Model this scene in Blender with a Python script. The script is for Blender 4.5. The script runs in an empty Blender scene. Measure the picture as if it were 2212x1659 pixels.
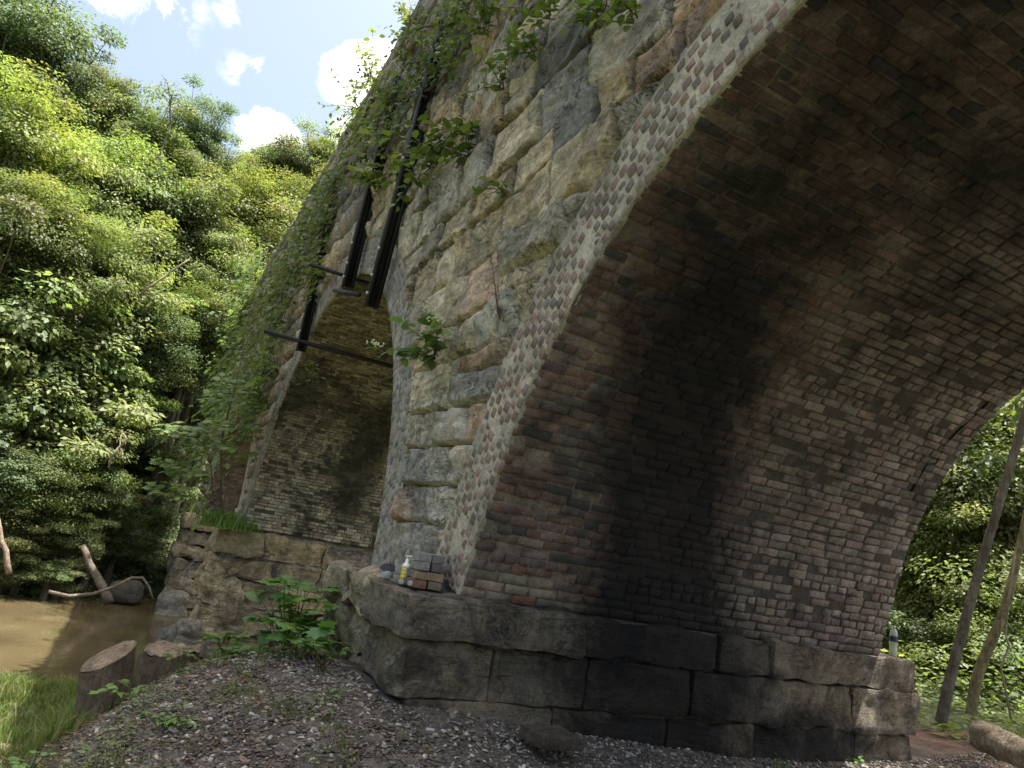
import bpy, math, random
import numpy as np
from mathutils import Vector, Matrix

rng = np.random.default_rng(11)
random.seed(11)
SC = bpy.context.scene
COL = SC.collection
R = math.radians

# ------------------------------------------------------------------ camera
YAW, PITCH, ROLL = R(25.216), R(13.215), R(9.767)
FPX, PW, PH = 1574.3, 2212.0, 1659.0


def cam_axes():
    cy, sy, cp, sp = math.cos(YAW), math.sin(YAW), math.cos(PITCH), math.sin(PITCH)
    f = np.array([cy * cp, sy * cp, sp])
    r0 = np.array([-sy, cy, 0.0])
    u0 = np.array([-cy * sp, -sy * sp, cp])
    c, s = math.cos(ROLL), math.sin(ROLL)
    return f, c * r0 + s * u0, -s * r0 + c * u0


# the survey of the photograph was done with Y to the right of the bridge axis;
# Blender is right handed, so Y is mirrored on output: world Y = -survey y.
# every builder below works in survey coordinates (x along the bridge, y across
# it, z up) and W() converts on the way into a mesh.
CF, CR, CU = cam_axes()


def ray(px, py):
    d = CF + (px - PW / 2) / FPX * CR - (py - PH / 2) / FPX * CU
    return d


def at_dist(px, py, D):
    d = ray(px, py)
    return d / np.linalg.norm(d) * D


def at_x(px, py, x):
    d = ray(px, py)
    return d * (x / d[0])


def at_y(px, py, y):
    d = ray(px, py)
    return d * (y / d[1])


FLIP = np.array([1.0, -1.0, 1.0])

cam_d = bpy.data.cameras.new('camera')
cam = bpy.data.objects.new('camera', cam_d)
COL.objects.link(cam)
SC.camera = cam
cam_d.sensor_fit = 'HORIZONTAL'
cam_d.sensor_width = 36.0
cam_d.lens = 36.0 * FPX / PW
cam_d.clip_start, cam_d.clip_end = 0.05, 2000.0
f, r, u = CF * FLIP, CR * FLIP, CU * FLIP
cam.matrix_world = Matrix(((r[0], u[0], -f[0], 0), (r[1], u[1], -f[1], 0), (r[2], u[2], -f[2], 0), (0, 0, 0, 1)))


# ------------------------------------------------------------------ noise
_T = np.random.default_rng(3).random(65536).astype(np.float64)


def vnoise(P, seed=0):
    P = np.asarray(P, float)
    I = np.floor(P).astype(np.int64)
    F = P - I
    F = F * F * (3 - 2 * F)

    def h(a, b, c):
        return _T[((a * 73856093) ^ (b * 19349663) ^ (c * 83492791) ^ (seed * 2654435)) & 65535]
    x, y, z = I[..., 0], I[..., 1], I[..., 2]
    u_, v_, w_ = F[..., 0], F[..., 1], F[..., 2]
    a = h(x, y, z) * (1 - u_) + h(x + 1, y, z) * u_
    b = h(x, y + 1, z) * (1 - u_) + h(x + 1, y + 1, z) * u_
    c = h(x, y, z + 1) * (1 - u_) + h(x + 1, y, z + 1) * u_
    d = h(x, y + 1, z + 1) * (1 - u_) + h(x + 1, y + 1, z + 1) * u_
    return (a * (1 - v_) + b * v_) * (1 - w_) + (c * (1 - v_) + d * v_) * w_


def fbm(P, octv=4, seed=0):
    P = np.asarray(P, float)
    s, a, t = 0.0, 0.5, 0.0
    for k in range(octv):
        s = s + a * vnoise(P * (2 ** k) + 17.3 * k, seed + k)
        t += a
        a *= 0.5
    return s / t


def sstep(a, b, x):
    t = np.clip((x - a) / (b - a), 0, 1)
    return t * t * (3 - 2 * t)


# ------------------------------------------------------------------ mesh helpers
def mesh_np(name, V, F, col=None, soot=None, smooth=False):
    """V (n,3) in survey coordinates, F a list of (m,k) index arrays."""
    if isinstance(F, np.ndarray):
        F = [F]
    V = np.asarray(V, float) * FLIP
    me = bpy.data.meshes.new(name)
    me.vertices.add(len(V))
    me.vertices.foreach_set('co', V.astype(np.float32).ravel())
    F = [np.asarray(f_)[:, ::-1] for f_ in F if len(f_)]
    tot = sum(f_.size for f_ in F)
    me.loops.add(tot)
    me.loops.foreach_set('vertex_index', np.concatenate([f_.ravel() for f_ in F]).astype(np.int32))
    npoly = sum(len(f_) for f_ in F)
    me.polygons.add(npoly)
    st = np.concatenate([np.full(len(f_), f_.shape[1]) for f_ in F])
    me.polygons.foreach_set('loop_start', np.concatenate([[0], np.cumsum(st)[:-1]]).astype(np.int32))
    try:
        me.polygons.foreach_set('loop_total', st.astype(np.int32))
    except Exception:
        pass
    if smooth:
        me.polygons.foreach_set('use_smooth', np.ones(npoly, bool))
    me.update(calc_edges=True)
    me.validate()
    if col is not None:
        a = me.color_attributes.new('Col', 'FLOAT_COLOR', 'POINT')
        c4 = np.ones((len(V), 4), np.float32)
        c4[:, :3] = col
        a.data.foreach_set('color', c4.ravel())
    if soot is not None:
        a = me.attributes.new('soot', 'FLOAT', 'POINT')
        a.data.foreach_set('value', np.asarray(soot, np.float32))
    return me


def obj(name, me, mat=None, parent=None):
    o = bpy.data.objects.new(name, me)
    COL.objects.link(o)
    if mat is not None and me is not None and not me.materials:
        me.materials.append(mat)
    if parent is not None:
        o.parent = parent
    return o


def tag(o, label=None, cat=None, group=None, kind=None):
    if label:
        o['label'] = label
    if cat:
        o['category'] = cat
    if group:
        o['group'] = group
    if kind:
        o['kind'] = kind
    return o


def empty(name, loc, label, cat, group=None):
    o = bpy.data.objects.new(name, None)
    COL.objects.link(o)
    o.empty_display_size = 0.1
    o.location = tuple(np.asarray(loc, float) * FLIP)
    return tag(o, label, cat, group)


class MB:
    """collects pieces (verts, faces by arity, colours) into one mesh"""

    def __init__(self):
        self.V, self.F, self.Cc, self.S, self.n = [], {}, [], [], 0

    def add(self, V, F, col=(1, 1, 1), soot=0.0):
        V = np.asarray(V, float)
        if isinstance(F, np.ndarray):
            F = [F]
        for f_ in F:
            f_ = np.asarray(f_)
            if len(f_):
                self.F.setdefault(f_.shape[1], []).append(f_ + self.n)
        c = np.asarray(col, float)
        self.Cc.append(np.broadcast_to(c, (len(V), 3)).copy())
        self.S.append(np.broadcast_to(np.asarray(soot, float), (len(V),)).copy())
        self.V.append(V)
        self.n += len(V)

    def mesh(self, name, smooth=False, off=None):
        V = np.concatenate(self.V)
        if off is not None:
            V = V - np.asarray(off, float)
        return mesh_np(name, V, [np.concatenate(v) for v in self.F.values()],
                       np.concatenate(self.Cc), np.concatenate(self.S), smooth)


BOXQ = np.array([[0, 3, 2, 1], [4, 5, 6, 7], [0, 1, 5, 4], [1, 2, 6, 5], [2, 3, 7, 6], [3, 0, 4, 7]])


def box_v(x0, x1, y0, y1, z0, z1):
    return np.array([[x0, y0, z0], [x1, y0, z0], [x1, y1, z0], [x0, y1, z0],
                     [x0, y0, z1], [x1, y0, z1], [x1, y1, z1], [x0, y1, z1]], float)


def tube(pts, rad, n=8, caps=True):
    """tapered tube through points; returns V,[quads,tris]"""
    pts = np.asarray(pts, float)
    rad = np.broadcast_to(np.asarray(rad, float), (len(pts),))
    T = np.gradient(pts, axis=0)
    T /= np.linalg.norm(T, axis=1)[:, None] + 1e-9
    ref = np.array([0.0, 0.0, 1.0]) if abs(T[0][2]) < 0.9 else np.array([1.0, 0, 0])
    V = []
    nv = np.cross(T[0], ref)
    nv /= np.linalg.norm(nv)
    ang = np.linspace(0, 2 * np.pi, n, endpoint=False)
    for k in range(len(pts)):
        nv = nv - T[k] * (nv @ T[k])
        nv /= np.linalg.norm(nv) + 1e-9
        b = np.cross(T[k], nv)
        V.append(pts[k] + rad[k] * (np.cos(ang)[:, None] * nv + np.sin(ang)[:, None] * b))
    V = np.concatenate(V)
    q = []
    for k in range(len(pts) - 1):
        for j in range(n):
            a, b = k * n + j, k * n + (j + 1) % n
            q.append([a, b, b + n, a + n])
    F = [np.array(q)]
    if caps:
        V = np.concatenate([V, pts[:1], pts[-1:]])
        m = len(pts) * n
        F.append(np.array([[m, (j + 1) % n, j] for j in range(n)] +
                          [[m + 1, (len(pts) - 1) * n + j, (len(pts) - 1) * n + (j + 1) % n] for j in range(n)]))
    return V, F


def lathe(prof, n=20, sx=1.0, sy=1.0):
    """prof list of (r,z)"""
    ang = np.linspace(0, 2 * np.pi, n, endpoint=False)
    V = np.concatenate([np.stack([r_ * np.cos(ang) * sx, r_ * np.sin(ang) * sy, np.full(n, z_)], 1) for r_, z_ in prof])
    q = [[k * n + j, k * n + (j + 1) % n, (k + 1) * n + (j + 1) % n, (k + 1) * n + j]
         for k in range(len(prof) - 1) for j in range(n)]
    return V, np.array(q)


def wander(p0, p1, n, amp, seed):
    t = np.linspace(0, 1, n)[:, None]
    p0, p1 = np.asarray(p0, float), np.asarray(p1, float)
    P = p0 + (p1 - p0) * t
    k = np.stack([fbm(np.stack([t[:, 0] * 3 + 7 * i, np.full(n, seed * 1.7), np.full(n, i * 3.1)], 1), 3, seed) - 0.5 for i in range(3)], 1)
    w = np.sin(np.pi * np.clip(t, 0, 1)) ** 0.5
    return P + k * amp * 2 * w


# ------------------------------------------------------------------ materials
def new_mat(name):
    m = bpy.data.materials.new(name)
    m.use_nodes = True
    nt = m.node_tree
    nt.nodes.clear()
    out = nt.nodes.new('ShaderNodeOutputMaterial')
    return m, nt, out


class NB:
    def __init__(self, nt):
        self.nt = nt

    def n(self, typ, **kw):
        nd = self.nt.nodes.new(typ)
        for k, v in kw.items():
            setattr(nd, k, v)
        return nd

    def l(self, a, b):
        self.nt.links.new(a, b)

    def noise(self, vec, scale, detail=4, rough=0.55, dist=0.0):
        nd = self.n('ShaderNodeTexNoise')
        nd.inputs['Scale'].default_value = scale
        nd.inputs['Detail'].default_value = detail
        nd.inputs['Roughness'].default_value = rough
        nd.inputs['Distortion'].default_value = dist
        self.l(vec, nd.inputs['Vector'])
        return nd.outputs['Fac']

    def ramp(self, fac, stops):
        nd = self.n('ShaderNodeValToRGB')
        e = nd.color_ramp.elements
        while len(e) < len(stops):
            e.new(0.5)
        for k, (p, c) in enumerate(stops):
            e[k].position = p
            e[k].color = (c[0], c[1], c[2], 1) if hasattr(c, '__len__') else (c, c, c, 1)
        self.l(fac, nd.inputs['Fac'])
        return nd.outputs['Color']

    def mix(self, fac, a, b, mode='MIX'):
        nd = self.n('ShaderNodeMix', data_type='RGBA', blend_type=mode)
        for i, v in ((0, fac), (6, a), (7, b)):
            if hasattr(v, 'links'):
                self.l(v, nd.inputs[i])
            elif i == 0:
                nd.inputs[0].default_value = v
            else:
                nd.inputs[i].default_value = (*v, 1)
        return nd.outputs[2]

    def math(self, op, a, b=0.0, clamp=False):
        nd = self.n('ShaderNodeMath', operation=op, use_clamp=clamp)
        for i, v in ((0, a), (1, b)):
            if hasattr(v, 'links'):
                self.l(v, nd.inputs[i])
            else:
                nd.inputs[i].default_value = v
        return nd.outputs[0]


def masonry(name, mottle=0.5, bscale=30.0, bump=0.5, bdist=0.01, strata=0.0, rough=0.92, stain=(0.03, 0.028, 0.022), stain_amt=0.4, stain_scale=1.5, pale=0.0, ochre=0.0, gain=1.0, cracks=0.0, sscale=(0.9, 0.9, 4.2)):
    m, nt, out = new_mat(name)
    b = NB(nt)
    tc = b.n('ShaderNodeTexCoord').outputs['Object']
    col = b.n('ShaderNodeAttribute', attribute_name='Col').outputs['Color']
    soot = b.n('ShaderNodeAttribute', attribute_name='soot').outputs['Fac']
    big = b.noise(tc, 3.1, 5, 0.68, 0.5)
    mid = b.noise(tc, 13.0, 6, 0.72, 0.8)
    fine = b.noise(tc, bscale * 2.0, 5, 0.75)
    g = gain
    c = b.mix(1.0, col, b.ramp(big, [(0.3, g * (1 - mottle * .9)), (0.5, g), (0.7, g * (1 + mottle * 0.9))]), 'MULTIPLY')
    c = b.mix(1.0, c, b.ramp(mid, [(0.3, 1 - mottle), (0.5, 1.03), (0.72, 1 + mottle * 0.8)]), 'MULTIPLY')
    c = b.mix(1.0, c, b.ramp(fine, [(0.28, 1 - mottle * .9), (0.5, 1.03), (0.72, 1 + mottle * 0.8)]), 'MULTIPLY')
    hgt = b.math('ADD', b.math('MULTIPLY', mid, 1.0), b.math('MULTIPLY', fine, 0.3))
    if ochre > 0:
        on = b.noise(tc, 2.2, 5, 0.7, 1.2)
        of = b.math('MULTIPLY', b.ramp(on, [(0.5, 0.0), (0.66, 1.0)]), ochre)
        c = b.mix(of, c, b.mix(1.0, c, (1.45, 1.02, 0.58), 'MULTIPLY'))
    if strata > 0:
        mp = b.n('ShaderNodeMapping')
        mp.inputs['Scale'].default_value = sscale
        mp.inputs['Rotation'].default_value = (0.1, 0.16, 0.0)
        b.l(tc, mp.inputs['Vector'])
        st = b.noise(mp.outputs['Vector'], 2.6, 7, 0.72, 1.4)
        vs = b.ramp(st, [(0.32, 1 - strata), (0.5, 1.0), (0.68, 1 + strata * 0.7)])
        c = b.mix(0.9, c, vs, 'MULTIPLY')
        hgt = b.math('ADD', b.math('MULTIPLY', st, 1.6), hgt)
    sn = b.noise(tc, stain_scale, 7, 0.74, 0.8)
    sf = b.math('MULTIPLY', b.ramp(sn, [(0.5, 0.0), (0.60, 1.0)]), stain_amt)
    c = b.mix(sf, c, stain)
    if pale > 0:
        pn = b.noise(tc, 2.6, 7, 0.78, 1.0)
        pf = b.math('MULTIPLY', b.ramp(pn, [(0.55, 0.0), (0.68, 1.0)]), pale)
        c = b.mix(pf, c, (0.36, 0.33, 0.26))
    if cracks > 0:
        mc = b.n('ShaderNodeMapping')
        mc.inputs['Scale'].default_value = (1.0, 1.0, 2.6)
        mc.inputs['Rotation'].default_value = (0.12, -0.2, 0.3)
        b.l(tc, mc.inputs['Vector'])
        ck = b.noise(mc.outputs['Vector'], 1.9, 8, 0.66, 1.6)
        ca = b.math('ABSOLUTE', b.math('SUBTRACT', ck, 0.5))
        ckm = b.ramp(ca, [(0.0, 1.0), (0.012, 0.0)])
        gate = b.ramp(b.noise(tc, 1.3, 3), [(0.42, 0.0), (0.55, 1.0)])
        ckm = b.math('MULTIPLY', ckm, gate)
        c = b.mix(b.math('MULTIPLY', ckm, cracks), c, (0.022, 0.02, 0.017))
        hgt = b.math('SUBTRACT', hgt, b.math('MULTIPLY', ckm, 0.9))
    # soot of fires, with a ragged edge
    sr = b.math('ADD', soot, b.math('MULTIPLY', b.math('SUBTRACT', b.noise(tc, 2.6, 8, 0.78, 0.6), 0.5), 1.3))
    sk = b.math('MULTIPLY', b.ramp(sr, [(0.22, 0.0), (0.8, 1.0)]), b.ramp(soot, [(0.02, 0.0), (0.2, 1.0)]))
    c = b.mix(b.math('MULTIPLY', sk, 0.9), c, (0.012, 0.012, 0.014))
    p = b.n('ShaderNodeBsdfPrincipled')
    b.l(c, p.inputs['Base Color'])
    p.inputs['Roughness'].default_value = rough
    p.inputs['Specular IOR Level'].default_value = 0.25
    bp = b.n('ShaderNodeBump')
    bp.inputs['Strength'].default_value = bump
    bp.inputs['Distance'].default_value = bdist
    b.l(hgt, bp.inputs['Height'])
    b.l(bp.outputs['Normal'], p.inputs['Normal'])
    b.l(p.outputs['BSDF'], out.inputs['Surface'])
    return m


def leaf_mat(name, trans=0.35, rough=0.42, var=0.13):
    m, nt, out = new_mat(name)
    b = NB(nt)
    col = b.n('ShaderNodeAttribute', attribute_name='Col').outputs['Color']
    rnd = b.n('ShaderNodeObjectInfo').outputs['Random']
    hv = b.n('ShaderNodeHueSaturation')
    b.l(col, hv.inputs['Color'])
    b.l(b.math('ADD', 0.493, b.math('MULTIPLY', rnd, 0.014)), hv.inputs['Hue'])
    b.l(b.math('ADD', 1 - var, b.math('MULTIPLY', rnd, 2 * var)), hv.inputs['Value'])
    c = hv.outputs['Color']
    p = b.n('ShaderNodeBsdfPrincipled')
    b.l(c, p.inputs['Base Color'])
    p.inputs['Roughness'].default_value = rough
    p.inputs['Specular IOR Level'].default_value = 0.34
    t = b.n('ShaderNodeBsdfTranslucent')
    tcol = b.mix(1.0, c, (1.25, 1.35, 0.55), 'MULTIPLY')
    b.l(tcol, t.inputs['Color'])
    ms = b.n('ShaderNodeMixShader')
    ms.inputs[0].default_value = trans
    b.l(p.outputs['BSDF'], ms.inputs[1])
    b.l(t.outputs['BSDF'], ms.inputs[2])
    b.l(ms.outputs[0], out.inputs['Surface'])
    return m


def plain(name, col, rough=0.6, metal=0.0, spec=0.5, noise=0.2, nscale=40, bump=0.0, trans=0.0):
    m, nt, out = new_mat(name)
    b = NB(nt)
    tc = b.n('ShaderNodeTexCoord').outputs['Object']
    nz = b.noise(tc, nscale, 5, 0.65)
    c = b.mix(1.0, col, b.ramp(nz, [(0.3, 1 - noise), (0.7, 1 + noise)]), 'MULTIPLY')
    p = b.n('ShaderNodeBsdfPrincipled')
    b.l(c, p.inputs['Base Color'])
    p.inputs['Roughness'].default_value = rough
    p.inputs['Metallic'].default_value = metal
    p.inputs['Specular IOR Level'].default_value = spec
    p.inputs['Transmission Weight'].default_value = trans
    if bump > 0:
        bp = b.n('ShaderNodeBump')
        bp.inputs['Strength'].default_value = bump
        bp.inputs['Distance'].default_value = 0.01
        b.l(nz, bp.inputs['Height'])
        b.l(bp.outputs['Normal'], p.inputs['Normal'])
    b.l(p.outputs['BSDF'], out.inputs['Surface'])
    return m


M_BRICK1 = masonry('brick_soffit', 0.42, 34, 0.8, 0.012, stain=(.04, .036, .034), stain_amt=0.6, stain_scale=1.3, pale=0.2, gain=1.3)
M_BRICK2 = masonry('brick_mossy', 0.45, 30, 0.8, 0.012, stain=(0.024, 0.023, 0.018), stain_amt=0.8, stain_scale=0.9, pale=0.25, gain=1.65)
M_RING = masonry('brick_ring', 0.4, 30, 0.9, 0.014, stain=(0.17, 0.155, 0.12), stain_amt=0.4, stain_scale=2.4, gain=1.3)
M_STONE = masonry('spandrel_stone', 0.42, 26, 1.0, 0.03, strata=0.34, stain=(0.15, 0.145, 0.13), stain_amt=0.5, stain_scale=1.7, ochre=.3, gain=1.85, cracks=.85)
M_PLINTH = masonry('plinth_stone', 0.42, 24, 0.9, 0.03, strata=0.25, stain=(0.035, 0.032, 0.027), stain_amt=0.7, stain_scale=1.4, pale=0.25, ochre=.3, gain=.95, cracks=.6)
M_PIER = masonry('pier_stone', 0.42, 20, 1.0, 0.05, strata=0.5, stain=(0.045, 0.042, 0.032), stain_amt=0.6, stain_scale=1.0, pale=0.55, ochre=.15, gain=1.9, cracks=.8)
M_LOOSE = masonry('loose_brick', 0.3, 60, 0.5, 0.004, stain_amt=0.3, stain_scale=8)
M_WOOD = masonry('bark', 0.45, 40, 1.0, 0.02, strata=0.5, stain_amt=0.35, stain_scale=4, gain=1.25, sscale=(9.0, 9.0, 0.9))
M_ROCK = masonry('boulder', 0.4, 20, 1.0, 0.04, strata=0.35, stain_amt=0.4, stain_scale=2.5)
M_GRAVEL = masonry('gravel_chips', 0.15, 60, 0.2, 0.003, stain_amt=0.0)
M_LEAF = leaf_mat('tree_leaf', 0.48, 0.52)
M_PLANT = leaf_mat('plant_leaf', 0.38, 0.45, 0.15)
M_GRASS = leaf_mat('grass_blade', 0.4, 0.6, 0.1)
M_STEEL = plain('rusted_steel', (0.021, 0.019, 0.021), 0.62, 0.3, 0.4, 0.45, 18, 0.4)
M_BOLT = plain('pale_bolt', (0.55, 0.55, 0.54), 0.5, 0.2, 0.5, 0.15)
M_WIRE = plain('grey_wire', (0.3, 0.29, 0.27), 0.6, 0.3)
M_WHITE = plain('white_plastic', (0.78, 0.78, 0.74), 0.35, 0, 0.5, 0.05)
M_YELLOW = plain('yellow_label', (0.72, 0.60, 0.04), 0.45, 0, 0.5, 0.08)
M_PRINT = plain('label_print', (0.2, 0.17, 0.03), 0.5, 0, 0.4, 0.1)
M_LOTION = plain('cream_plastic', (0.62, 0.56, 0.34), 0.35, 0, 0.5, 0.05)
M_CLOTH = plain('dark_cloth', (0.045, 0.043, 0.052), 0.9, 0, 0.2, 0.25, 120, 0.3)
M_BLACK = plain('black_plastic', (0.012, 0.012, 0.013), 0.35, 0, 0.5, 0.1)
M_GREYP = plain('grey_plastic', (0.33, 0.36, 0.39), 0.4, 0, 0.5, 0.1)
M_NAVY = plain('navy_label', (0.02, 0.022, 0.08), 0.4, 0, 0.5, 0.15)
M_PALEBARK = plain('pale_dead_wood', (0.30, 0.25, 0.18), 0.85, 0, 0.2, 0.4, 14, 0.5)


def glass_mat(name, col, rough=0.05, alpha=0.35):
    m, nt, out = new_mat(name)
    b = NB(nt)
    g = b.n('ShaderNodeBsdfPrincipled')
    g.inputs['Base Color'].default_value = (*col, 1)
    g.inputs['Roughness'].default_value = rough
    g.inputs['Specular IOR Level'].default_value = 0.8
    t = b.n('ShaderNodeBsdfTransparent')
    t.inputs['Color'].default_value = (0.88, 0.93, 0.9, 1)
    ms = b.n('ShaderNodeMixShader')
    ms.inputs[0].default_value = alpha
    b.l(t.outputs[0], ms.inputs[1])
    b.l(g.outputs[0], ms.inputs[2])
    b.l(ms.outputs[0], out.inputs['Surface'])
    return m


M_CLEAR = glass_mat('clear_plastic', (0.62, 0.68, 0.66), 0.08, 0.42)
M_DRINK = glass_mat('yellow_drink', (0.55, 0.62, 0.2), 0.1, 0.6)

# ------------------------------------------------------------------ bridge geometry
YA, YB = 2.229, 6.603          # face towards the camera, far face
ZS, ZT = -0.33, 8.95           # springing level, top of the wall
X0, X1 = -8.0, 31.0
RT = 0.55                      # ring thickness


def resample(pts, step=0.04, smooth=6):
    pts = np.asarray(pts, float)
    d = np.concatenate([[0], np.cumsum(np.linalg.norm(np.diff(pts, axis=0), axis=1))])
    n = int(d[-1] / step)
    s = np.linspace(0, d[-1], n)
    P = np.stack([np.interp(s, d, pts[:, k]) for k in range(2)], 1)
    for _ in range(smooth):
        Q = P.copy()
        Q[2:-2] = (P[:-4] + P[1:-3] + P[2:-2] + P[3:-1] + P[4:]) / 5
        P = Q
    return P


hA = [(5.02, -.33), (4.89, .07), (4.77, .37), (4.52, .98), (4.25, 1.41), (3.92, 1.8), (3.5, 2.18), (3.17, 2.4), (2.82, 2.58), (2.23, 2.8), (1.33, 2.95)]
hB = [(4.88, -.33), (4.79, .04), (4.73, .3), (4.65, .65), (4.52, .98), (4.31, 1.37), (4.1, 1.68), (3.93, 1.88), (3.66, 2.13), (3.2, 2.43), (2.23, 2.8), (1.33, 2.95)]
XC1 = 1.33


def full(h):
    return h + [(2 * XC1 - x, z) for x, z in h[-2::-1]]


def ellipse(xc, a, b, z0):
    t = np.linspace(0, np.pi, 160)
    return [(xc + a * math.cos(k), max(ZS, z0 + b * math.sin(k))) for k in t]


class Profile:
    def __init__(self, pa, pb=None):
        self.A = resample(pa)
        n = len(self.A)
        B = resample(pb) if pb is not None else self.A
        i = np.linspace(0, len(B) - 1, n)
        self.B = np.stack([np.interp(i, np.arange(len(B)), B[:, k]) for k in range(2)], 1)
        self.L = np.concatenate([[0], np.cumsum(np.linalg.norm(np.diff(self.A, axis=0), axis=1))])
        T = np.gradient(self.A, axis=0)
        T /= np.linalg.norm(T, axis=1)[:, None]
        N = np.stack([-T[:, 1], T[:, 0]], 1)           # inward for a profile running far -> near over the crown
        c = self.A.mean(0)
        if ((c - self.A) * N).sum() < 0:
            N = -N
        self.N = N

    def at(self, s, w):
        """point on the soffit; s arc length, w 0..1 across the barrel"""
        q = []
        for k in range(2):
            q.append(np.interp(s, self.L, self.A[:, k]) * (1 - w) + np.interp(s, self.L, self.B[:, k]) * w)
        # below the first / beyond the last point: run straight down
        return np.stack([q[0], YA + (YB - YA) * w, q[1]], -1)

    def nrm(self, s):
        n = np.stack([np.interp(s, self.L, self.N[:, 0]), np.zeros_like(s), np.interp(s, self.L, self.N[:, 1])], -1)
        return n / np.linalg.norm(n, axis=-1)[..., None]

    def outdist(self, x, z):
        """distance outside the opening (negative inside) on face A"""
        d = np.full(len(x), 1e9)
        for k in range(0, len(self.A), 2):
            d = np.minimum(d, (x - self.A[k, 0]) ** 2 + (z - self.A[k, 1]) ** 2)
        d = np.sqrt(d)
        lo, hi = self.A[:, 0].min(), self.A[:, 0].max()
        zi = np.interp(x, self.A[::-1, 0] if self.A[0, 0] > self.A[-1, 0] else self.A[:, 0],
                       self.A[::-1, 1] if self.A[0, 0] > self.A[-1, 0] else self.A[:, 1])
        inside = (x > lo) & (x < hi) & (z < zi)
        return np.where(inside, -d, d)


P1 = Profile(full(hA), full(hB))
P2 = Profile(ellipse(12.10, 4.88, 4.43, -0.427))
P3 = Profile(ellipse(23.45, 4.85, 4.43, -0.427))
PROFS = [P1, P2, P3]


def soot1(P):
    """soot of old camp fires: a ragged column up the first pier and onto the vault"""
    y, z = P[:, 1], P[:, 2]
    yc = np.interp(z, [-1.3, -.3, .55, 1.25, 1.85, 2.3, 2.8], [4.05, 3.95, 3.66, 3.47, 3.25, 3.1, 3.2])
    hw = np.interp(z, [-1.3, -.3, .55, 1.25, 1.85, 2.3, 2.8], [.95, .72, .58, .58, .68, .8, .8])
    k = 1 - sstep(0.1, 2.1, np.abs(y - yc - .06) / hw)
    k = k * np.interp(z, [-1.3, 0.2, 1.6, 2.2, 2.8], [1.0, 1.1, 1.0, .8, .62])
    k2 = 0.7 * (1 - sstep(.2, 1.5, np.hypot((y - 4.4) / 1.3, (z - 2.78) / .3)))
    k3 = .62 * sstep(1.5, 2.5, z) * sstep(.36, .60, fbm(P * np.array([.9, .8, .9]) + 3, 4, 15))
    return np.maximum(np.maximum(k, k2), k3)


def bricks(mb, prof, s0, s1, w0, w1, ch, bl, colf, sootf, prot=0.009, jit=0.006, miss=0.02, joint=0.011):
    """individual bricks of a barrel, laid in courses along the axis"""
    ns = int((s1 - s0) / ch)
    wid = (YB - YA)
    S, Yc, Ln = [], [], []
    for i in range(ns):
        y = YA + w0 * wid - rng.random() * bl
        head = rng.random() < 0.2
        while y < YA + w1 * wid:
            l = (bl * 0.5 if head else bl) * rng.uniform(0.9, 1.1)
            a, b_ = max(y, YA + w0 * wid + .004), min(y + l, YA + w1 * wid)
            if b_ - a > 0.05:
                S.append(s0 + (i + .5) * ch)
                Yc.append((a + b_) / 2)
                Ln.append(b_ - a)
            y += l
    S, Yc, Ln = np.array(S), np.array(Yc), np.array(Ln)
    keep = rng.random(len(S)) > miss
    S, Yc, Ln = S[keep], Yc[keep], Ln[keep]
    n = len(S)
    # slow waviness of the courses
    S = S + 0.02 * (fbm(np.stack([S * 0.6, Yc * 0.9, np.zeros(n)], 1), 2, 5) - .5)
    hh = ch / 2 - joint / 2 + rng.uniform(-.002, .002, n)
    hl = Ln / 2 - joint / 2
    h = prot * rng.uniform(0.3, 1.5, n)
    h = np.where(rng.random(n) < .08, -0.012, h)
    h += 0.012 * (fbm(np.stack([S * 1.2, Yc * 1.2, np.full(n, 3.0)], 1), 3, 9) - .5)
    su = np.array([-1, 1, 1, -1]) * 1.0
    sv = np.array([-1, -1, 1, 1]) * 1.0
    jt = rng.uniform(-jit, jit, (n, 4, 2))
    rows = []
    for inset, dep in ((0.0, None), (0.0, -0.006), (0.007, 0.0)):
        ss = S[:, None] + (hh[:, None] - inset) * su + jt[..., 0]
        yy = Yc[:, None] + (hl[:, None] - inset * 1.4) * sv + jt[..., 1]
        if dep is None:
            hz = np.full((n, 4), -0.03)
        else:
            hz = h[:, None] + dep + rng.uniform(-.0025, .0025, (n, 4))
        w = np.clip((yy - YA) / wid, -0.0, 1.0)
        P = prof.at(ss.ravel(), w.ravel()) + prof.nrm(ss.ravel()) * hz.reshape(-1, 1)
        rows.append(P.reshape(n, 4, 3))
    V = np.concatenate(rows, 1).reshape(-1, 3)      # 12 verts each
    base = np.arange(n)[:, None, None] * 12
    q = [[8, 9, 10, 11]]
    for lv in (0, 4):
        for j in range(4):
            k = (j + 1) % 4
            q.append([lv + j, lv + k, lv + 4 + k, lv + 4 + j])
    F = (base + np.array(q)[None]).reshape(-1, 4)
    C0 = prof.at(S, (Yc - YA) / wid)
    col = np.repeat(colf(C0, n), 12, axis=0)
    # brick colour darkens from the face down its sides into the joint
    e = np.tile(np.array([.75] * 4 + [.95] * 4 + [1.0] * 4), n)
    mb.add(V, F, col * e[:, None], sootf(V))


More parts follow.
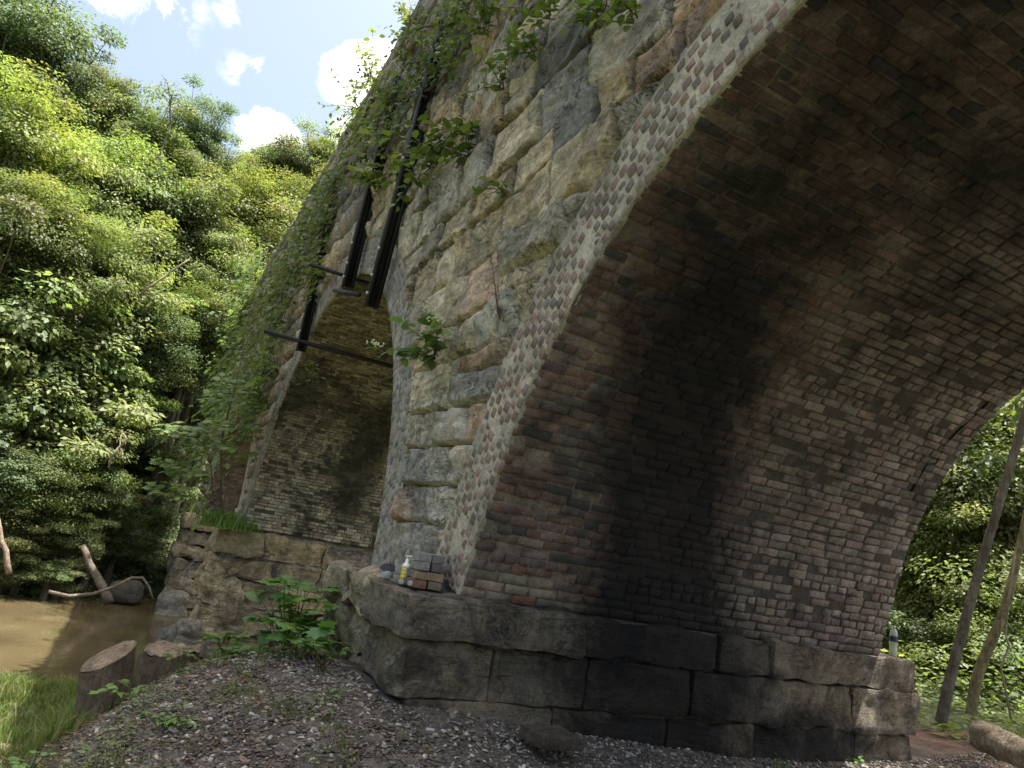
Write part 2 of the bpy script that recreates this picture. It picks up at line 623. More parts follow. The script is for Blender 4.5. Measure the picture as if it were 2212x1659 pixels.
def sheet(mb, prof, s0, s1, depth, colr, sootf, ns=None, nw=44):
    ns = ns or int((s1 - s0) / 0.07)
    s = np.linspace(s0, s1, ns)
    w = np.linspace(0, 1, nw)
    SS, WW = np.meshgrid(s, w, indexing='ij')
    P = prof.at(SS.ravel(), WW.ravel()) - prof.nrm(SS.ravel()) * depth
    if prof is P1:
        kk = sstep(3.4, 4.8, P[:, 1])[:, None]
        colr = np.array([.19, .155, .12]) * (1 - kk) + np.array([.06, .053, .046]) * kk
    P = P + prof.nrm(SS.ravel()) * (0.012 * (fbm(P * 9.0, 3, 21) - .45))[:, None]
    I = np.arange(ns * nw).reshape(ns, nw)
    F = np.stack([I[:-1, :-1], I[1:, :-1], I[1:, 1:], I[:-1, 1:]], -1).reshape(-1, 4)
    mb.add(P, F, colr, sootf(P))


def zero(P):
    return np.zeros(len(P))


def pick(pal, n, p):
    pal = np.array(pal, float)
    k = rng.choice(len(pal), n, p=p)
    return pal[k] * rng.uniform(.8, 1.2, (n, 1)) * rng.uniform(.95, 1.05, (n, 3))


def col_b1(P, n):
    red = pick([(.148, .094, .078), (.125, .085, .073), (.092, .077, .072), (.155, .125, .106), (.06, .056, .055)], n, [.34, .26, .16, .14, .10])
    brn = pick([(.168, .142, .124), (.15, .125, .108), (.18, .152, .13), (.125, .106, .094), (.16, .122, .104)], n, [.36, .28, .16, .12, .08])
    k = sstep(-0.4, .5, P[:, 1] - 4.0 + 1.5 * (fbm(P * .9, 3, 31) - .5))
    low = sstep(0.1, -.25, P[:, 2]) * (P[:, 1] < 3.4)           # dusty grey courses above the ledge
    c = red * (1 - k)[:, None] + brn * k[:, None]
    g = pick([(.23, .19, .15), (.19, .15, .12), (.2, .09, .065)], n, [.5, .3, .2])
    return c * (1 - low * .75)[:, None] + g * (low * .75)[:, None]


def col_b2(P, n):
    a = pick([(.20, .18, .135), (.165, .15, .115), (.135, .118, .09), (.23, .21, .165), (.15, .115, .09)], n, [.3, .28, .2, .12, .10])
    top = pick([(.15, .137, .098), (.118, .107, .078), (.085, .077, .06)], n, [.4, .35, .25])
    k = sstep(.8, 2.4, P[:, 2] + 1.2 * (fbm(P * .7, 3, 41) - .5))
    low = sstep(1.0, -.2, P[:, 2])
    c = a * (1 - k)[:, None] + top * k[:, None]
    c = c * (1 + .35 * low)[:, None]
    d = sstep(.52, .66, fbm(P * np.array([.5, .9, .55]) + 5, 4, 43))
    return c * (1 - .75 * d)[:, None]


def col_b3(P, n):
    return pick([(.11, .09, .072), (.09, .075, .06), (.12, .10, .08)], n, [.4, .35, .25])


bridge = empty('brick_arch_bridge', (6.0, YA, -1.2), 'old stone and brick arch bridge crossing the creek, overgrown with creepers', 'bridge')
BO = np.array([6.0, YA, -1.2])


def part(name, mb, mat, parent=bridge, off=BO, smooth=False):
    return obj(name, mb.mesh(name, smooth, off), mat, parent)


# barrels
for prof, colf, sf, mat, frac, mort in ((P1, col_b1, soot1, M_BRICK1, .62, (.16, .125, .095)),
                                         (P2, col_b2, zero, M_BRICK2, .60, (.045, .042, .032)),
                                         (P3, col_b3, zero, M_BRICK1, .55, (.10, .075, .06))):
    Lt = prof.L[-1]
    m = MB()
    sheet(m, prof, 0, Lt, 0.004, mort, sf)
    # the visible haunch is the first part of the arc (far springing first)
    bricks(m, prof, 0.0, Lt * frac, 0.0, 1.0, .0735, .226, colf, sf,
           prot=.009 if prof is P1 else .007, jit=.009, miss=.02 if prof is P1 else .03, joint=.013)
    if prof is P1:
        # the long crack near the far edge
        ss, ww = np.meshgrid(np.linspace(0, Lt * .5, 260), np.linspace(.5, 1, 160), indexing='ij')
        G = prof.at(ss.ravel(), ww.ravel())
        dep = G @ CF
        gx_, gy_ = PW / 2 + FPX * (G @ CR) / dep, PH / 2 - FPX * (G @ CU) / dep
        pts = []
        for px, py in ((1968, 1060), (1982, 1035), (2002, 1001), (2023, 999), (2040, 960), (2072, 928), (2093, 908), (2127, 876), (2153, 843), (2185, 818), (2230, 770)):
            k_ = int(np.argmin((gx_ - px) ** 2 + (gy_ - py) ** 2))
            pts.append(G[k_] + prof.nrm(ss.ravel()[k_:k_ + 1])[0] * .004)
        V_, F_ = tube(np.array(pts), rng.uniform(.003, .009, len(pts)), 6)
        m.add(V_, F_, (.004, .004, .004), 0)
    part('arch_barrel', m, mat)


# rings: header bricks in thick mortar on the face
def ring(prof, s0, s1, pal, pp, mortar, rows=6, rt=RT):
    m = MB()
    ns = int((s1 - s0) / .05)
    s = np.linspace(s0, s1, ns)
    o = np.concatenate([[.002], np.linspace(.002, rt + .05, 12)])
    SS, OO = np.meshgrid(s, o, indexing='ij')
    p2 = prof.at(SS.ravel(), np.zeros(SS.size)) - prof.nrm(SS.ravel()) * OO.ravel()[:, None]
    nz = fbm(p2 * 11.0, 4, 51)
    p2[:, 1] = YA - .012 - .014 * (nz - .5)
    p2[::13, 1] = YA + .03
    I = np.arange(ns * 13).reshape(ns, 13)
    F = np.stack([I[:-1, :-1], I[:-1, 1:], I[1:, 1:], I[1:, :-1]], -1).reshape(-1, 4)
    cm = np.array(mortar) * (0.75 + .5 * fbm(p2 * 3.0, 3, 52))[:, None]
    m.add(p2, F, cm, 0)
    rp = rt / rows
    S, O = [], []
    for j in range(rows):
        off = rng.random() * .1 if j % 2 else .05
        for a in np.arange(s0 + off * 0, s1, .098):
            S.append(a + (0.049 if j % 2 else 0) + rng.uniform(-.005, .005))
            O.append((j + .5) * rp + rng.uniform(-.004, .004))
    S, O = np.array(S), np.array(O)
    k = rng.random(len(S)) > .008
    S, O = S[k], O[k]
    n = len(S)
    ang = np.linspace(0, 2 * np.pi, 8, endpoint=False) + np.pi / 8
    cx = np.sign(np.cos(ang)) * np.abs(np.cos(ang)) ** .3
    cz = np.sign(np.sin(ang)) * np.abs(np.sin(ang)) ** .3
    sz = rng.uniform(.82, 1.08, n)
    ha = .0365 * sz * rng.uniform(.88, 1.15, n)
    hb = .0385 * sz * rng.uniform(.9, 1.15, n)
    rows_ = []
    pj = rng.uniform(-.006, .005, n)
    jt = rng.uniform(-.006, .006, (n, 8, 2))
    for sc, dep in ((1.0, .03), (.98, .000), (.9, -.003)):
        ss = S[:, None] + ha[:, None] * cx * sc + jt[..., 0]
        oo = O[:, None] + hb[:, None] * cz * sc + jt[..., 1]
        P = prof.at(ss.ravel(), np.zeros(ss.size)) - prof.nrm(ss.ravel()) * oo.reshape(-1, 1)
        P[:, 1] = YA - .012 + (dep + np.repeat(pj, 8))
        rows_.append(P.reshape(n, 8, 3))
    V = np.concatenate(rows_, 1).reshape(-1, 3)
    base = np.arange(n)[:, None, None] * 24
    q = []
    for lv in (0, 8):
        for j in range(8):
            kk = (j + 1) % 8
            q.append([lv + j, lv + 8 + j, lv + 8 + kk, lv + kk])
    F4 = (base + np.array(q)[None]).reshape(-1, 4)
    F8 = (np.arange(n)[:, None] * 24 + (16 + np.arange(8)[::-1])[None])
    m.add(V, [F4, F8], np.repeat(pick(pal, n, pp), 24, axis=0), 0)
    part('arch_ring', m, M_RING)


ring(P1, 0.0, P1.L[-1] * .66, [(.205, .14, .108), (.175, .128, .10), (.145, .12, .098), (.225, .178, .135), (.165, .132, .105)], [.3, .22, .2, .12, .16], (.32, .285, .22))
ring(P2, 0.0, P2.L[-1], [(.2, .185, .165), (.17, .155, .14), (.13, .12, .112), (.19, .145, .12)], [.4, .3, .2, .1], (.235, .22, .185))
ring(P3, 0.0, P3.L[-1], [(.27, .25, .22), (.22, .2, .175), (.17, .155, .145)], [.4, .4, .2], (.24, .225, .19))


# spandrel wall: roughly coursed rock-faced stones
def extr(x, z):
    d = np.full(len(x), 1e9)
    for p_ in PROFS:
        d = np.minimum(d, p_.outdist(x, z))
    return d - RT


PAL_ST = np.array([(.30, .255, .175), (.275, .245, .19), (.235, .22, .185), (.32, .25, .155), (.185, .176, .155), (.29, .265, .215), (.125, .12, .108), (.30, .215, .15)])
PP_ST = np.array([.24, .2, .17, .09, .1, .11, .05, .04])
m = MB()
z = ZS
course = 0
while z < ZT:
    hgt = rng.uniform(.30, .62) * (0.75 if rng.random() < .2 else 1.0)
    z1 = min(z + hgt, ZT + .02)
    x = X0 if z > 2.2 else 4.5
    x -= rng.random()
    while x < X1:
        wdt = hgt * rng.uniform(.95, 2.3) * (1.0 if x < 14 else 1.3)
        x1 = x + wdt
        xm = np.linspace(x, x1, 7)
        ok = any((extr(xm, np.full(7, zz)) > .02).any() for zz in (z + .02, (z + z1) / 2, z1 - .02))
        if x1 < 1.0:
            ok = False
        if ok:
            near = x < 11
            res = .025 if near else .085
            splits = [(z, z1)]
            if wdt > .7 and rng.random() < .18:
                zm = z + hgt * rng.uniform(.35, .65)
                splits = [(z, zm), (zm, z1)]
            for (za, zb) in splits:
                nx, nz = max(6, int(wdt / res)), max(5, int((zb - za) / res))
                g = np.linspace(0, 1, nx)
                k = np.linspace(0, 1, nz)
                U, Vv = np.meshgrid(g, k, indexing='ij')
                gx = x + wdt * U
                gz = za + (zb - za) * Vv
                # common warp so that neighbours follow one another
                wp = np.stack([gx.ravel() * .9, gz.ravel() * .9, np.zeros(gx.size)], 1)
                dx = (fbm(wp * 1.5, 3, 61) - .5) * .17
                dz = (fbm(wp * 1.3 + 9, 3, 62) - .5) * .19
                X = gx.ravel() + dx
                Z = gz.ravel() + dz
                ed = np.minimum.reduce([U * wdt, (1 - U) * wdt, Vv * (zb - za), (1 - Vv) * (zb - za)]).ravel()
                # irregular corners
                ed = ed + .045 * (fbm(np.stack([X * 8, Z * 8, np.full(len(X), x)], 1), 2, 63) - .55)
                seed = int(rng.integers(1, 9999))
                prot = rng.uniform(.025, .095) * (1.0 if near else 1.2)
                nP = np.stack([X * 2.2, np.full(len(X), seed * .37), Z * 4.2], 1)
                rough = fbm(nP, 4, seed % 50)
                tilt = rng.normal(0, .12) * (U.ravel() - .5) * wdt * .4 + rng.normal(.10, .17) * (Vv.ravel() - .5) * (zb - za)
                sd3 = np.full(len(X), seed * .37)
                tz = fbm(np.stack([X * .9, sd3, Z * 1.5], 1), 3, 70) * 5 + Z * 7
                fr = tz - np.floor(tz)
                led = (np.floor(tz) % 2) * .5 + sstep(.75, 1.0, fr) * (1 - np.floor(tz) % 2 * 2) * .5
                rdg = 1 - np.abs(2 * fbm(np.stack([X * 1.6, sd3 + 5, Z * 2.6], 1), 4, 71) - 1)
                fin = fbm(np.stack([X * 12, sd3, Z * 18], 1), 3, 72) - .5
                body = prot + .085 * (rough - .5) - .075 * (rdg - .8) + tilt * .6 + .025 * led + .034 * fin
                hgtf = sstep(.004, .024, ed) * np.maximum(body, .028) - .045 * (1 - sstep(0.002, .020, ed))
                ex = extr(X, Z)
                f_ = sstep(-.01, .10, ex)
                hgtf = np.maximum(hgtf, -.03) * f_ - .06 * (1 - sstep(-.02, .01, ex))
                V = np.stack([X, YA - hgtf, Z], 1)
                I = np.arange(nx * nz).reshape(nx, nz)
                F = np.stack([I[:-1, :-1], I[1:, :-1], I[1:, 1:], I[:-1, 1:]], -1).reshape(-1, 4)
                exf = ex[F].max(1)
                F = F[exf > -.015]
                c = PAL_ST[rng.choice(8, p=PP_ST)] * rng.uniform(.74, 1.18)
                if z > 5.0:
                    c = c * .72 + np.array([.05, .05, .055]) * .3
                jn = (1 - sstep(.006, .036, ed))[:, None]
                pale_j = (Z < 2.6) & (X < 9)
                jc = np.where(pale_j[:, None], np.array([.30, .275, .22]), np.array([.035, .033, .028]))
                cc = c * (0.75 + .5 * rough)[:, None] * (1 - jn * .8) + jc * jn * .8
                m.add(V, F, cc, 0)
        x = x1
    z = z1
    course += 1
# mortar behind the stones
gx = np.arange(X0, X1 + .2, .12)
gz = np.arange(ZS, ZT + .05, .12)
GX, GZ = np.meshgrid(gx, gz, indexing='ij')
ex = extr(GX.ravel(), GZ.ravel())
V = np.stack([GX.ravel(), np.full(GX.size, YA + .035), GZ.ravel()], 1)
I = np.arange(GX.size).reshape(GX.shape)
F = np.stack([I[:-1, :-1], I[1:, :-1], I[1:, 1:], I[:-1, 1:]], -1).reshape(-1, 4)
F = F[ex[F].min(1) > -.5]
m.add(V, F, (.12, .11, .09), 0)
part('spandrel_wall', m, M_STONE, smooth=True)

# far face, top and ends
m = MB()
GXb = GX.ravel()
exb = extr(GXb, GZ.ravel())
Vb = np.stack([GXb, np.full(GXb.size, YB - .004), GZ.ravel()], 1)
Fb = F[:, ::-1]
m.add(Vb, I.reshape(-1)[Fb][exb[Fb].min(1) > -.56], (.25, .22, .17), 0)
part('rear_wall', m, M_STONE)
m = MB()
m.add(box_v(X0, X1 - .1, YA - .03, YB + .05, ZT - .25, ZT + .03), BOXQ, (.2, .18, .15), 0)
m.add(box_v(X1 - .25, X1 - .02, YA + .05, YB, -3.8, ZT - .27), BOXQ, (.2, .18, .15), 0)
part('deck', m, M_STONE)


# ------------------------------------------------------------------ rock-faced blocks
def rock(mb, x0, x1, y0, y1, z0, z1, res=.05, rad=.05, amp=.07, col=(.2, .18, .14), sootf=zero, seed=0, strata=.6, freq=2.6):
    lo, hi = np.array([x0, y0, z0]), np.array([x1, y1, z1])
    rad = min(rad, (hi - lo).min() * .45)
    V, Fs, n0 = [], [], 0
    for ax in range(3):
        a, b_ = [k for k in range(3) if k != ax]
        na = max(3, int((hi[a] - lo[a]) / res))
        nb = max(3, int((hi[b_] - lo[b_]) / res))
        A, B = np.meshgrid(np.linspace(lo[a], hi[a], na), np.linspace(lo[b_], hi[b_], nb), indexing='ij')
        I = np.arange(na * nb).reshape(na, nb)
        Q = np.stack([I[:-1, :-1], I[1:, :-1], I[1:, 1:], I[:-1, 1:]], -1).reshape(-1, 4)
        for side in (0, 1):
            P = np.zeros((na * nb, 3))
            P[:, a], P[:, b_] = A.ravel(), B.ravel()
            P[:, ax] = (lo, hi)[side][ax]
            flip = (side == 0) ^ (ax == 1)
            V.append(P)
            Fs.append((Q[:, ::-1] if flip else Q) + n0)
            n0 += len(P)
    V, Fs = np.concatenate(V), np.concatenate(Fs)
    inn = np.clip(V, lo + rad, hi - rad)
    d = V - inn
    dn = d / (np.linalg.norm(d, axis=1)[:, None] + 1e-9)
    P = inn + dn * rad
    sh = np.array([seed * 1.31, seed * .77, seed * 2.1])
    nz = fbm(P * freq + sh, 4, seed % 40)
    facet = np.abs(fbm(P * freq * .7 + sh + 30, 3, seed % 31) - .5) * 2
    rdg = 1 - np.abs(2 * fbm(P * freq * .8 + sh + 11, 4, seed % 23) - 1)
    fin = fbm(P * 11 + sh, 3, 7) - .5
    st = vnoise(np.stack([P[:, 0] * .6, P[:, 1] * .6, P[:, 2] * 13 + 2 * nz], 1) + sh, 3) - .5
    P = P + dn * (amp * (nz - .5) * 2.0 - amp * 1.5 * (rdg - .8) + amp * .5 * (facet - .3) + amp * .35 * strata * st + amp * .3 * fin)[:, None]
    c = np.array(col) * (0.8 + .4 * nz)[:, None]
    mb.add(P, Fs, c, sootf(P))


def sootp(P):
    return np.maximum(soot1(P) * 1.0, .8 * (1 - sstep(.4, 1.3, np.hypot((P[:, 1] - 5.7) / 1.1, (P[:, 2] + 1.15) / .4))))


PC = [(.185, .16, .12), (.165, .145, .112), (.2, .17, .125), (.15, .135, .108)]
m = MB()
# first pier plinth, three courses
ys = {0: [1.74, 3.18, 4.55, 5.15, 6.1, 7.1], 1: [1.84, 2.5, 3.3, 4.3, 5.3, 6.2, 7.12], 2: [1.9, 3.05, 4.1, 5.0, 6.3, 7.1]}
zs = [(-.62, -.328), (-1.0, -.624), (-1.6, -1.004)]
sd = 1
for ci in range(3):
    for a, b_ in zip(ys[ci][:-1], ys[ci][1:]):
        xo = 4.80 + rng.uniform(-.015, .025) + (.03 if ci == 2 else 0) - (.05 if ci == 0 and a < 3 else 0)
        last = b_ > 7
        rock(m, xo, 5.75, a + .001, b_ - .001, *zs[ci], res=.03, rad=.022, amp=.05, col=PC[sd % 4], sootf=sootp, seed=sd)
        sd += 1
    # the upstream end, rough, running back to the second opening
    for a, b_ in ((5.76, 6.55), (6.56, 7.42)):
        rock(m, a, b_, ys[ci][0] + .05, 2.7, *zs[ci], res=.035, rad=.035, amp=.12, col=(.32, .275, .185), seed=sd + 40)
        sd += 1
m.add(box_v(4.88, 7.38, 1.95, 7.02, -1.6, -.336), BOXQ, (.13, .115, .09), 0)
part('pier_base', m, M_PLINTH, smooth=True)

m = MB()
# second pier plinth standing at the creek edge
zc = [-4.1, -3.55, -3.0, -2.55, -1.95, -1.45, -.95, -.40]
sd = 100
for a, b_ in zip(zc[:-1], zc[1:]):
    y = 1.72 + rng.uniform(-.06, .06) - .10 * (b_ < -2)
    first = True
    while y < 6.9:
        w = rng.uniform(.6, 1.5)
        rock(m, 16.95 + rng.uniform(-.07, .05) - (.22 if b_ < -1.0 else 0), 18.3, y, min(y + w, 6.95) - .004, a + .002, b_ - .002, res=.06, rad=.035, amp=.17 if first else .13,
             col=np.array(PC[sd % 4]) * (1.35, 1.3, 1.1), seed=sd, strata=1.6, freq=1.7)
        y += w
        sd += 1
        first = False
m.add(box_v(17.03, 18.9, 1.9, 6.8, -4.2, -.335), BOXQ, (.17, .15, .12), 0)
part('pier_base', m, M_PIER, smooth=True)

m = MB()
for a, b_ in zip(zc[:-1], zc[1:]):
    rock(m, 28.2 + rng.uniform(-.1, .05), 30.9, 1.75 + rng.uniform(-.1, .08), 4.2, a, b_ - .008, res=.12, rad=.1, amp=.14, col=np.array(PC[sd % 4]) * (1.3, 1.25, 1.1), seed=sd, strata=1.5)
    sd += 1
m.add(box_v(28.4, 30.8, 4.0, 6.8, -4.2, -.4), BOXQ, (.17, .15, .12), 0)
part('pier_base', m, M_PIER, smooth=True)

m = MB()
for a, b_ in ((-1.6, -1.0), (-.99, -.33)):
    rock(m, -4.4, -2.2, 1.8, 7.0, a, b_, res=.15, rad=.05, amp=.05, col=PC[0], seed=sd)
    sd += 1
m.add(box_v(-8.0, -2.35, YA + .03, YB - .03, ZS - 1.2, 0.5), BOXQ, (.17, .15, .12), 0)
part('pier_base', m, M_PLINTH, smooth=True)


# steel rails strapped to the face, with tie rods through the vault
def bar(mb, p0, p1, wx, wy, off=(0, 0, 0)):
    p0, p1 = np.array(p0, float) + off, np.array(p1, float) + off
    V = []
    for p in (p0, p1):
        for sx, sy in ((-1, -1), (1, -1), (1, 1), (-1, 1)):
            V.append(p + np.array([sx * wx / 2, sy * wy / 2, 0]))
    mb.add(np.array(V), BOXQ, (1, 1, 1), 0)


RAILS = [((8.92, 1.98, 2.78), (8.62, 2.06, 6.9), .165), ((10.86, 2.0, 3.58), (10.92, 2.06, 7.4), .175), ((14.02, 2.02, 3.12), (14.95, 2.06, 7.2), .2)]
for p0, p1, w in RAILS:
    m = MB()
    bar(m, p0, p1, w, .03)                           # flange
    bar(m, p0, p1, .05, .09, (0, .06, 0))            # web
    bar(m, p0, p1, w * .55, .05, (0, .13, 0))        # head
    rail = part('steel_rail', m, M_STEEL)
    for t in (.04, .10, .19, .5):
        c = np.array(p0) + (np.array(p1) - np.array(p0)) * t
        V, F = tube([c + (0, -.012, 0), c + (0, -.04, 0)], .022, 6)
        b_ = MB()
        b_.add(V, F)
        part('bolt', b_, M_BOLT, rail)
for (x, z_, y0) in ((14.0, 3.30, 1.35), (10.95, 3.78, 1.45), (9.55, 3.03, 1.9)):
    m = MB()
    y1 = YB + .3 if x > 12 else (2.9 if x > 10 else 2.45)
    xx = x - (1.3 if x < 10 else 0)
    if x < 10:
        V, F = tube([(10.95, 1.9, 3.5), (9.0, 1.88, 2.92)], .032, 8)
    else:
        V, F = tube([(x, y0, z_), (x, y1, z_)], .032 if x < 12 else .042, 8)
    m.add(V, F)
    part('tie_rod', m, M_STEEL)

# ------------------------------------------------------------------ ground
CP = np.array([
    (0, 0, -1.5), (-4, 0, -1.5), (0, 5, -1.45), (-4, 8, -1.4), (4, 2, -1.26), (4.1, 4.5, -1.3), (4.8, 1.75, -1.06), (4.8, 2.9, -1.15), (4.8, 4, -1.22), (4.8, 5, -1.27),
    (4.8, 7.1, -1.22), (3, 1, -1.5), (4.3, .4, -1.52), (5.5, 1.2, -1.14), (6.4, 1.35, -1.08), (5.8, 1.75, -1.03), (6.5, .8, -1.2), (6.0, .35, -1.45),
    (6.2, .0, -1.72), (5.2, -.3, -1.78), (7.1, .25, -1.82), (7.0, -.3, -2.02), (7.6, -.6, -2.2), (12, -.4, -2.62), (10, -1, -2.5), (9, .6, -2.3), (8.6, 1.5, -2.0), (7.6, 1.2, -1.45),
    (7.6, 2.4, -1.5), (8, -3, -2.5), (3, -4, -2.1), (0, -6, -2.1), (12.6, -.3, -2.9), (13.6, 0, -3.7), (11.5, 1.5, -2.9), (12, 4, -3.2), (12, -6, -3.0), (13.4, -6, -3.9),
    (16, 3, -3.95), (18, 0, -4.1), (24, 0, -4.1), (20, -7, -4.1), (24, 6, -4.0), (5.6, 8.6, -1.1), (7, 11.5, -1.02), (4.7, 8.2, -1.12), (10, 8, -1.6), (4, 13, -.9), (10, 14, -.8), (14, 10, -2.5), (0, 12, -1.3)], float)


def tps_fit(cp):
    n = len(cp)
    d = np.linalg.norm(cp[:, None, :2] - cp[None, :, :2], axis=2)
    K = np.where(d > 0, d * d * np.log(d + 1e-12), 0) + np.eye(n) * .05
    Pm = np.concatenate([np.ones((n, 1)), cp[:, :2]], 1)
    A = np.block([[K, Pm], [Pm.T, np.zeros((3, 3))]])
    return np.linalg.solve(A, np.concatenate([cp[:, 2], np.zeros(3)]))


TW = tps_fit(CP)


def ground(x, y):
    x, y = np.asarray(x, float), np.asarray(y, float)
    xc, yc = np.clip(x, -4, 25), np.clip(y, -7, 14)
    h = TW[-3] + TW[-2] * xc + TW[-1] * yc
    for k in range(len(CP)):
        d = np.hypot(xc - CP[k, 0], yc - CP[k, 1])
        h = h + TW[k] * np.where(d > 0, d * d * np.log(d + 1e-12), 0)
    h = np.clip(h, -4.3, 0.5)
    # wooded hill beyond the creek
    d = (x - 26.3) * .72 - (y + 2.4) * .70
    hill = -4.1 + .9 * np.clip(d, 0, 1.3) + .56 * np.clip(d - 1.3, 0, 45) + .05 * np.clip(d - 45, 0, 300)
    h = np.where(d > 0, np.maximum(h, hill), h)
    # rise behind the bridge on the other side
    d2 = y - 14
    h = h + .35 * np.clip(d2, 0, 25)
    P = np.stack([x, y, np.zeros_like(x)], -1)
    far = sstep(10, 26, x) + sstep(6, 14, np.abs(y))
    h = h + .05 * (fbm(P * 1.7, 4, 81) - .5) + .5 * np.clip(far, 0, 1) * (fbm(P * .35, 4, 82) - .5)
    return h


def graded(lo, hi, a, b, fine, mid, coarse, lo2, hi2):
    g = [np.arange(a, b, fine), np.arange(lo, a, mid), np.arange(b, hi, mid)]
    w = []
    v, st = hi, coarse
    while v < hi2:
        w.append(v)
        v += st
        st *= 1.25
    v, st = lo - coarse, coarse
    while v > lo2:
        w.append(v)
        v -= st
        st *= 1.25
    return np.unique(np.round(np.concatenate(g + [np.array(w)]), 4))


gx = graded(0, 34, 3.2, 9.0, .05, .3, .8, -350, 420)
gy = graded(-14, 16, -1.6, 8.6, .06, .3, .8, -400, 400)
GX, GY = np.meshgrid(gx, gy, indexing='ij')
GZ = ground(GX.ravel(), GY.ravel())
nz = fbm(np.stack([GX.ravel() * 9, GY.ravel() * 9, np.zeros(GX.size)], 1), 4, 83)
GZ = GZ + .03 * (nz - .5)
V = np.stack([GX.ravel(), GY.ravel(), GZ], 1)
I = np.arange(GX.size).reshape(GX.shape)
F = np.stack([I[:-1, :-1], I[1:, :-1], I[1:, 1:], I[:-1, 1:]], -1).reshape(-1, 4)
xx, yy, zz = V.T
gravelm = sstep(-1.78, -1.5, zz + .25 * (nz - .5)) * (xx < 9) * (xx > -20) * (yy > -1.5) * (yy < 8.4)
creekm = sstep(-2.7, -3.4, zz)
dirtm = sstep(7.0, 8.2, yy) * (yy < 9.5) * (xx < 7)
c = np.zeros((len(V), 3)) + np.array([.055, .07, .025])                       # mossy green soil
c = c * (1 - gravelm)[:, None] + np.array([.10, .088, .074]) * gravelm[:, None]
c = c * (1 - creekm)[:, None] + np.array([.16, .115, .06]) * creekm[:, None]
c = c * (1 - dirtm)[:, None] + np.array([.13, .085, .06]) * dirtm[:, None]
hillm = sstep(25, 29, xx - .6 * yy)
c = c * (1 - hillm)[:, None] + np.array([.045, .045, .024]) * hillm[:, None]
c *= (.7 + .6 * nz)[:, None]
M_GROUND = masonry('ground_soil', 0.5, 40, 0.9, 0.02, stain=(.03, .026, .02), stain_amt=.5, stain_scale=3.0)
tag(obj('ground', mesh_np('ground', V, F, c, np.zeros(len(V)), True), M_GROUND), kind='structure')

# creek
m, nt, out = new_mat('creek_water')
b = NB(nt)
tc = b.n('ShaderNodeTexCoord').outputs['Object']
n1 = b.noise(tc, 3.5, 3, .5, .5)
n2 = b.noise(tc, .35, 4, .6)
p = b.n('ShaderNodeBsdfPrincipled')
b.l(b.ramp(n2, [(.35, (.07, .055, .028)), (.65, (.13, .10, .052))]), p.inputs['Base Color'])
p.inputs['Roughness'].default_value = .05
p.inputs['IOR'].default_value = 1.33
bp = b.n('ShaderNodeBump')
bp.inputs['Strength'].default_value = .22
bp.inputs['Distance'].default_value = .03
b.l(n1, bp.inputs['Height'])
b.l(bp.outputs['Normal'], p.inputs['Normal'])
b.l(p.outputs['BSDF'], out.inputs['Surface'])
M_WATER = m
WZ = -3.55
V = np.array([(10, -60, WZ), (60, -60, WZ), (60, 60, WZ), (10, 60, WZ)], float)
tag(obj('water', mesh_np('water', V, np.array([[0, 1, 2, 3]])), M_WATER), kind='structure')


# ------------------------------------------------------------------ scatter: gravel, litter, grass
def inst_mesh(tv, tf, pos, rot, scl, cols):
    """template verts tv (k,3), faces tf (list), N instances; rot (N,3,3), scl (N,3)"""
    N, k = len(pos), len(tv)
    V = np.einsum('nij,nkj->nki', rot, tv[None] * scl[:, None, :]) + pos[:, None]
    Fs = [(np.arange(N)[:, None, None] * k + f_[None]).reshape(-1, f_.shape[1]) for f_ in tf]
    return V.reshape(-1, 3), Fs, np.repeat(cols, k, axis=0)


def rot_from(nrm, ax):
    """columns: ax (x), side (y), nrm (z)"""
    z_ = nrm / (np.linalg.norm(nrm, axis=1)[:, None] + 1e-9)
    x_ = ax - z_ * (ax * z_).sum(1)[:, None]
    x_ /= np.linalg.norm(x_, axis=1)[:, None] + 1e-9
    y_ = np.cross(z_, x_)
    return np.stack([x_, y_, z_], -1)


OCT = np.array([(1, 0, 0), (0, 1, 0), (-1, 0, 0), (0, -1, 0), (.1, .1, 1), (0, 0, -1)], float)
OCTF = [np.array([[0, 1, 4], [1, 2, 4], [2, 3, 4], [3, 0, 4], [1, 0, 5], [2, 1, 5], [3, 2, 5], [0, 3, 5]])]
CHIP = np.array([(-1, -.7, -.5), (.9, -.9, -.5), (1.1, .8, -.5), (-.8, 1, -.5), (-.8, -.5, .5), (.7, -.7, .5), (.8, .5, .6), (-.6, .8, .4)], float)


def scatter_chips(N, xr, yr, smin, smax, colf, flat=.5, cond=None):
    x = rng.uniform(*xr, N)
    y = rng.uniform(*yr, N)
    z_ = ground(x, y)
    ok = ~((x > 4.86) & (y > 1.8) & (x < 7.5))
    if cond is not None:
        ok &= cond(x, y, z_)
    x, y, z_ = x[ok], y[ok], z_[ok]
    N = len(x)
    s = smin + (smax - smin) * rng.random(N) ** 2.6
    nrm = np.stack([rng.normal(0, .35, N), rng.normal(0, .35, N), np.ones(N)], 1)
    ax = rng.normal(0, 1, (N, 3))
    scl = np.stack([s * rng.uniform(.7, 1.4, N), s * rng.uniform(.5, 1, N), s * rng.uniform(.35, .8, N) * flat * 2], 1) * .5
    pos = np.stack([x, y, z_ + s * .12], 1)
    return inst_mesh(CHIP, [BOXQ], pos, rot_from(nrm, ax), scl, colf(N, x, y))


def grav_col(N, x, y):
    c = pick([(.088, .078, .066), (.14, .125, .105), (.215, .195, .165), (.39, .365, .315), (.145, .115, .085)], N, [.36, .27, .18, .11, .08])
    return c


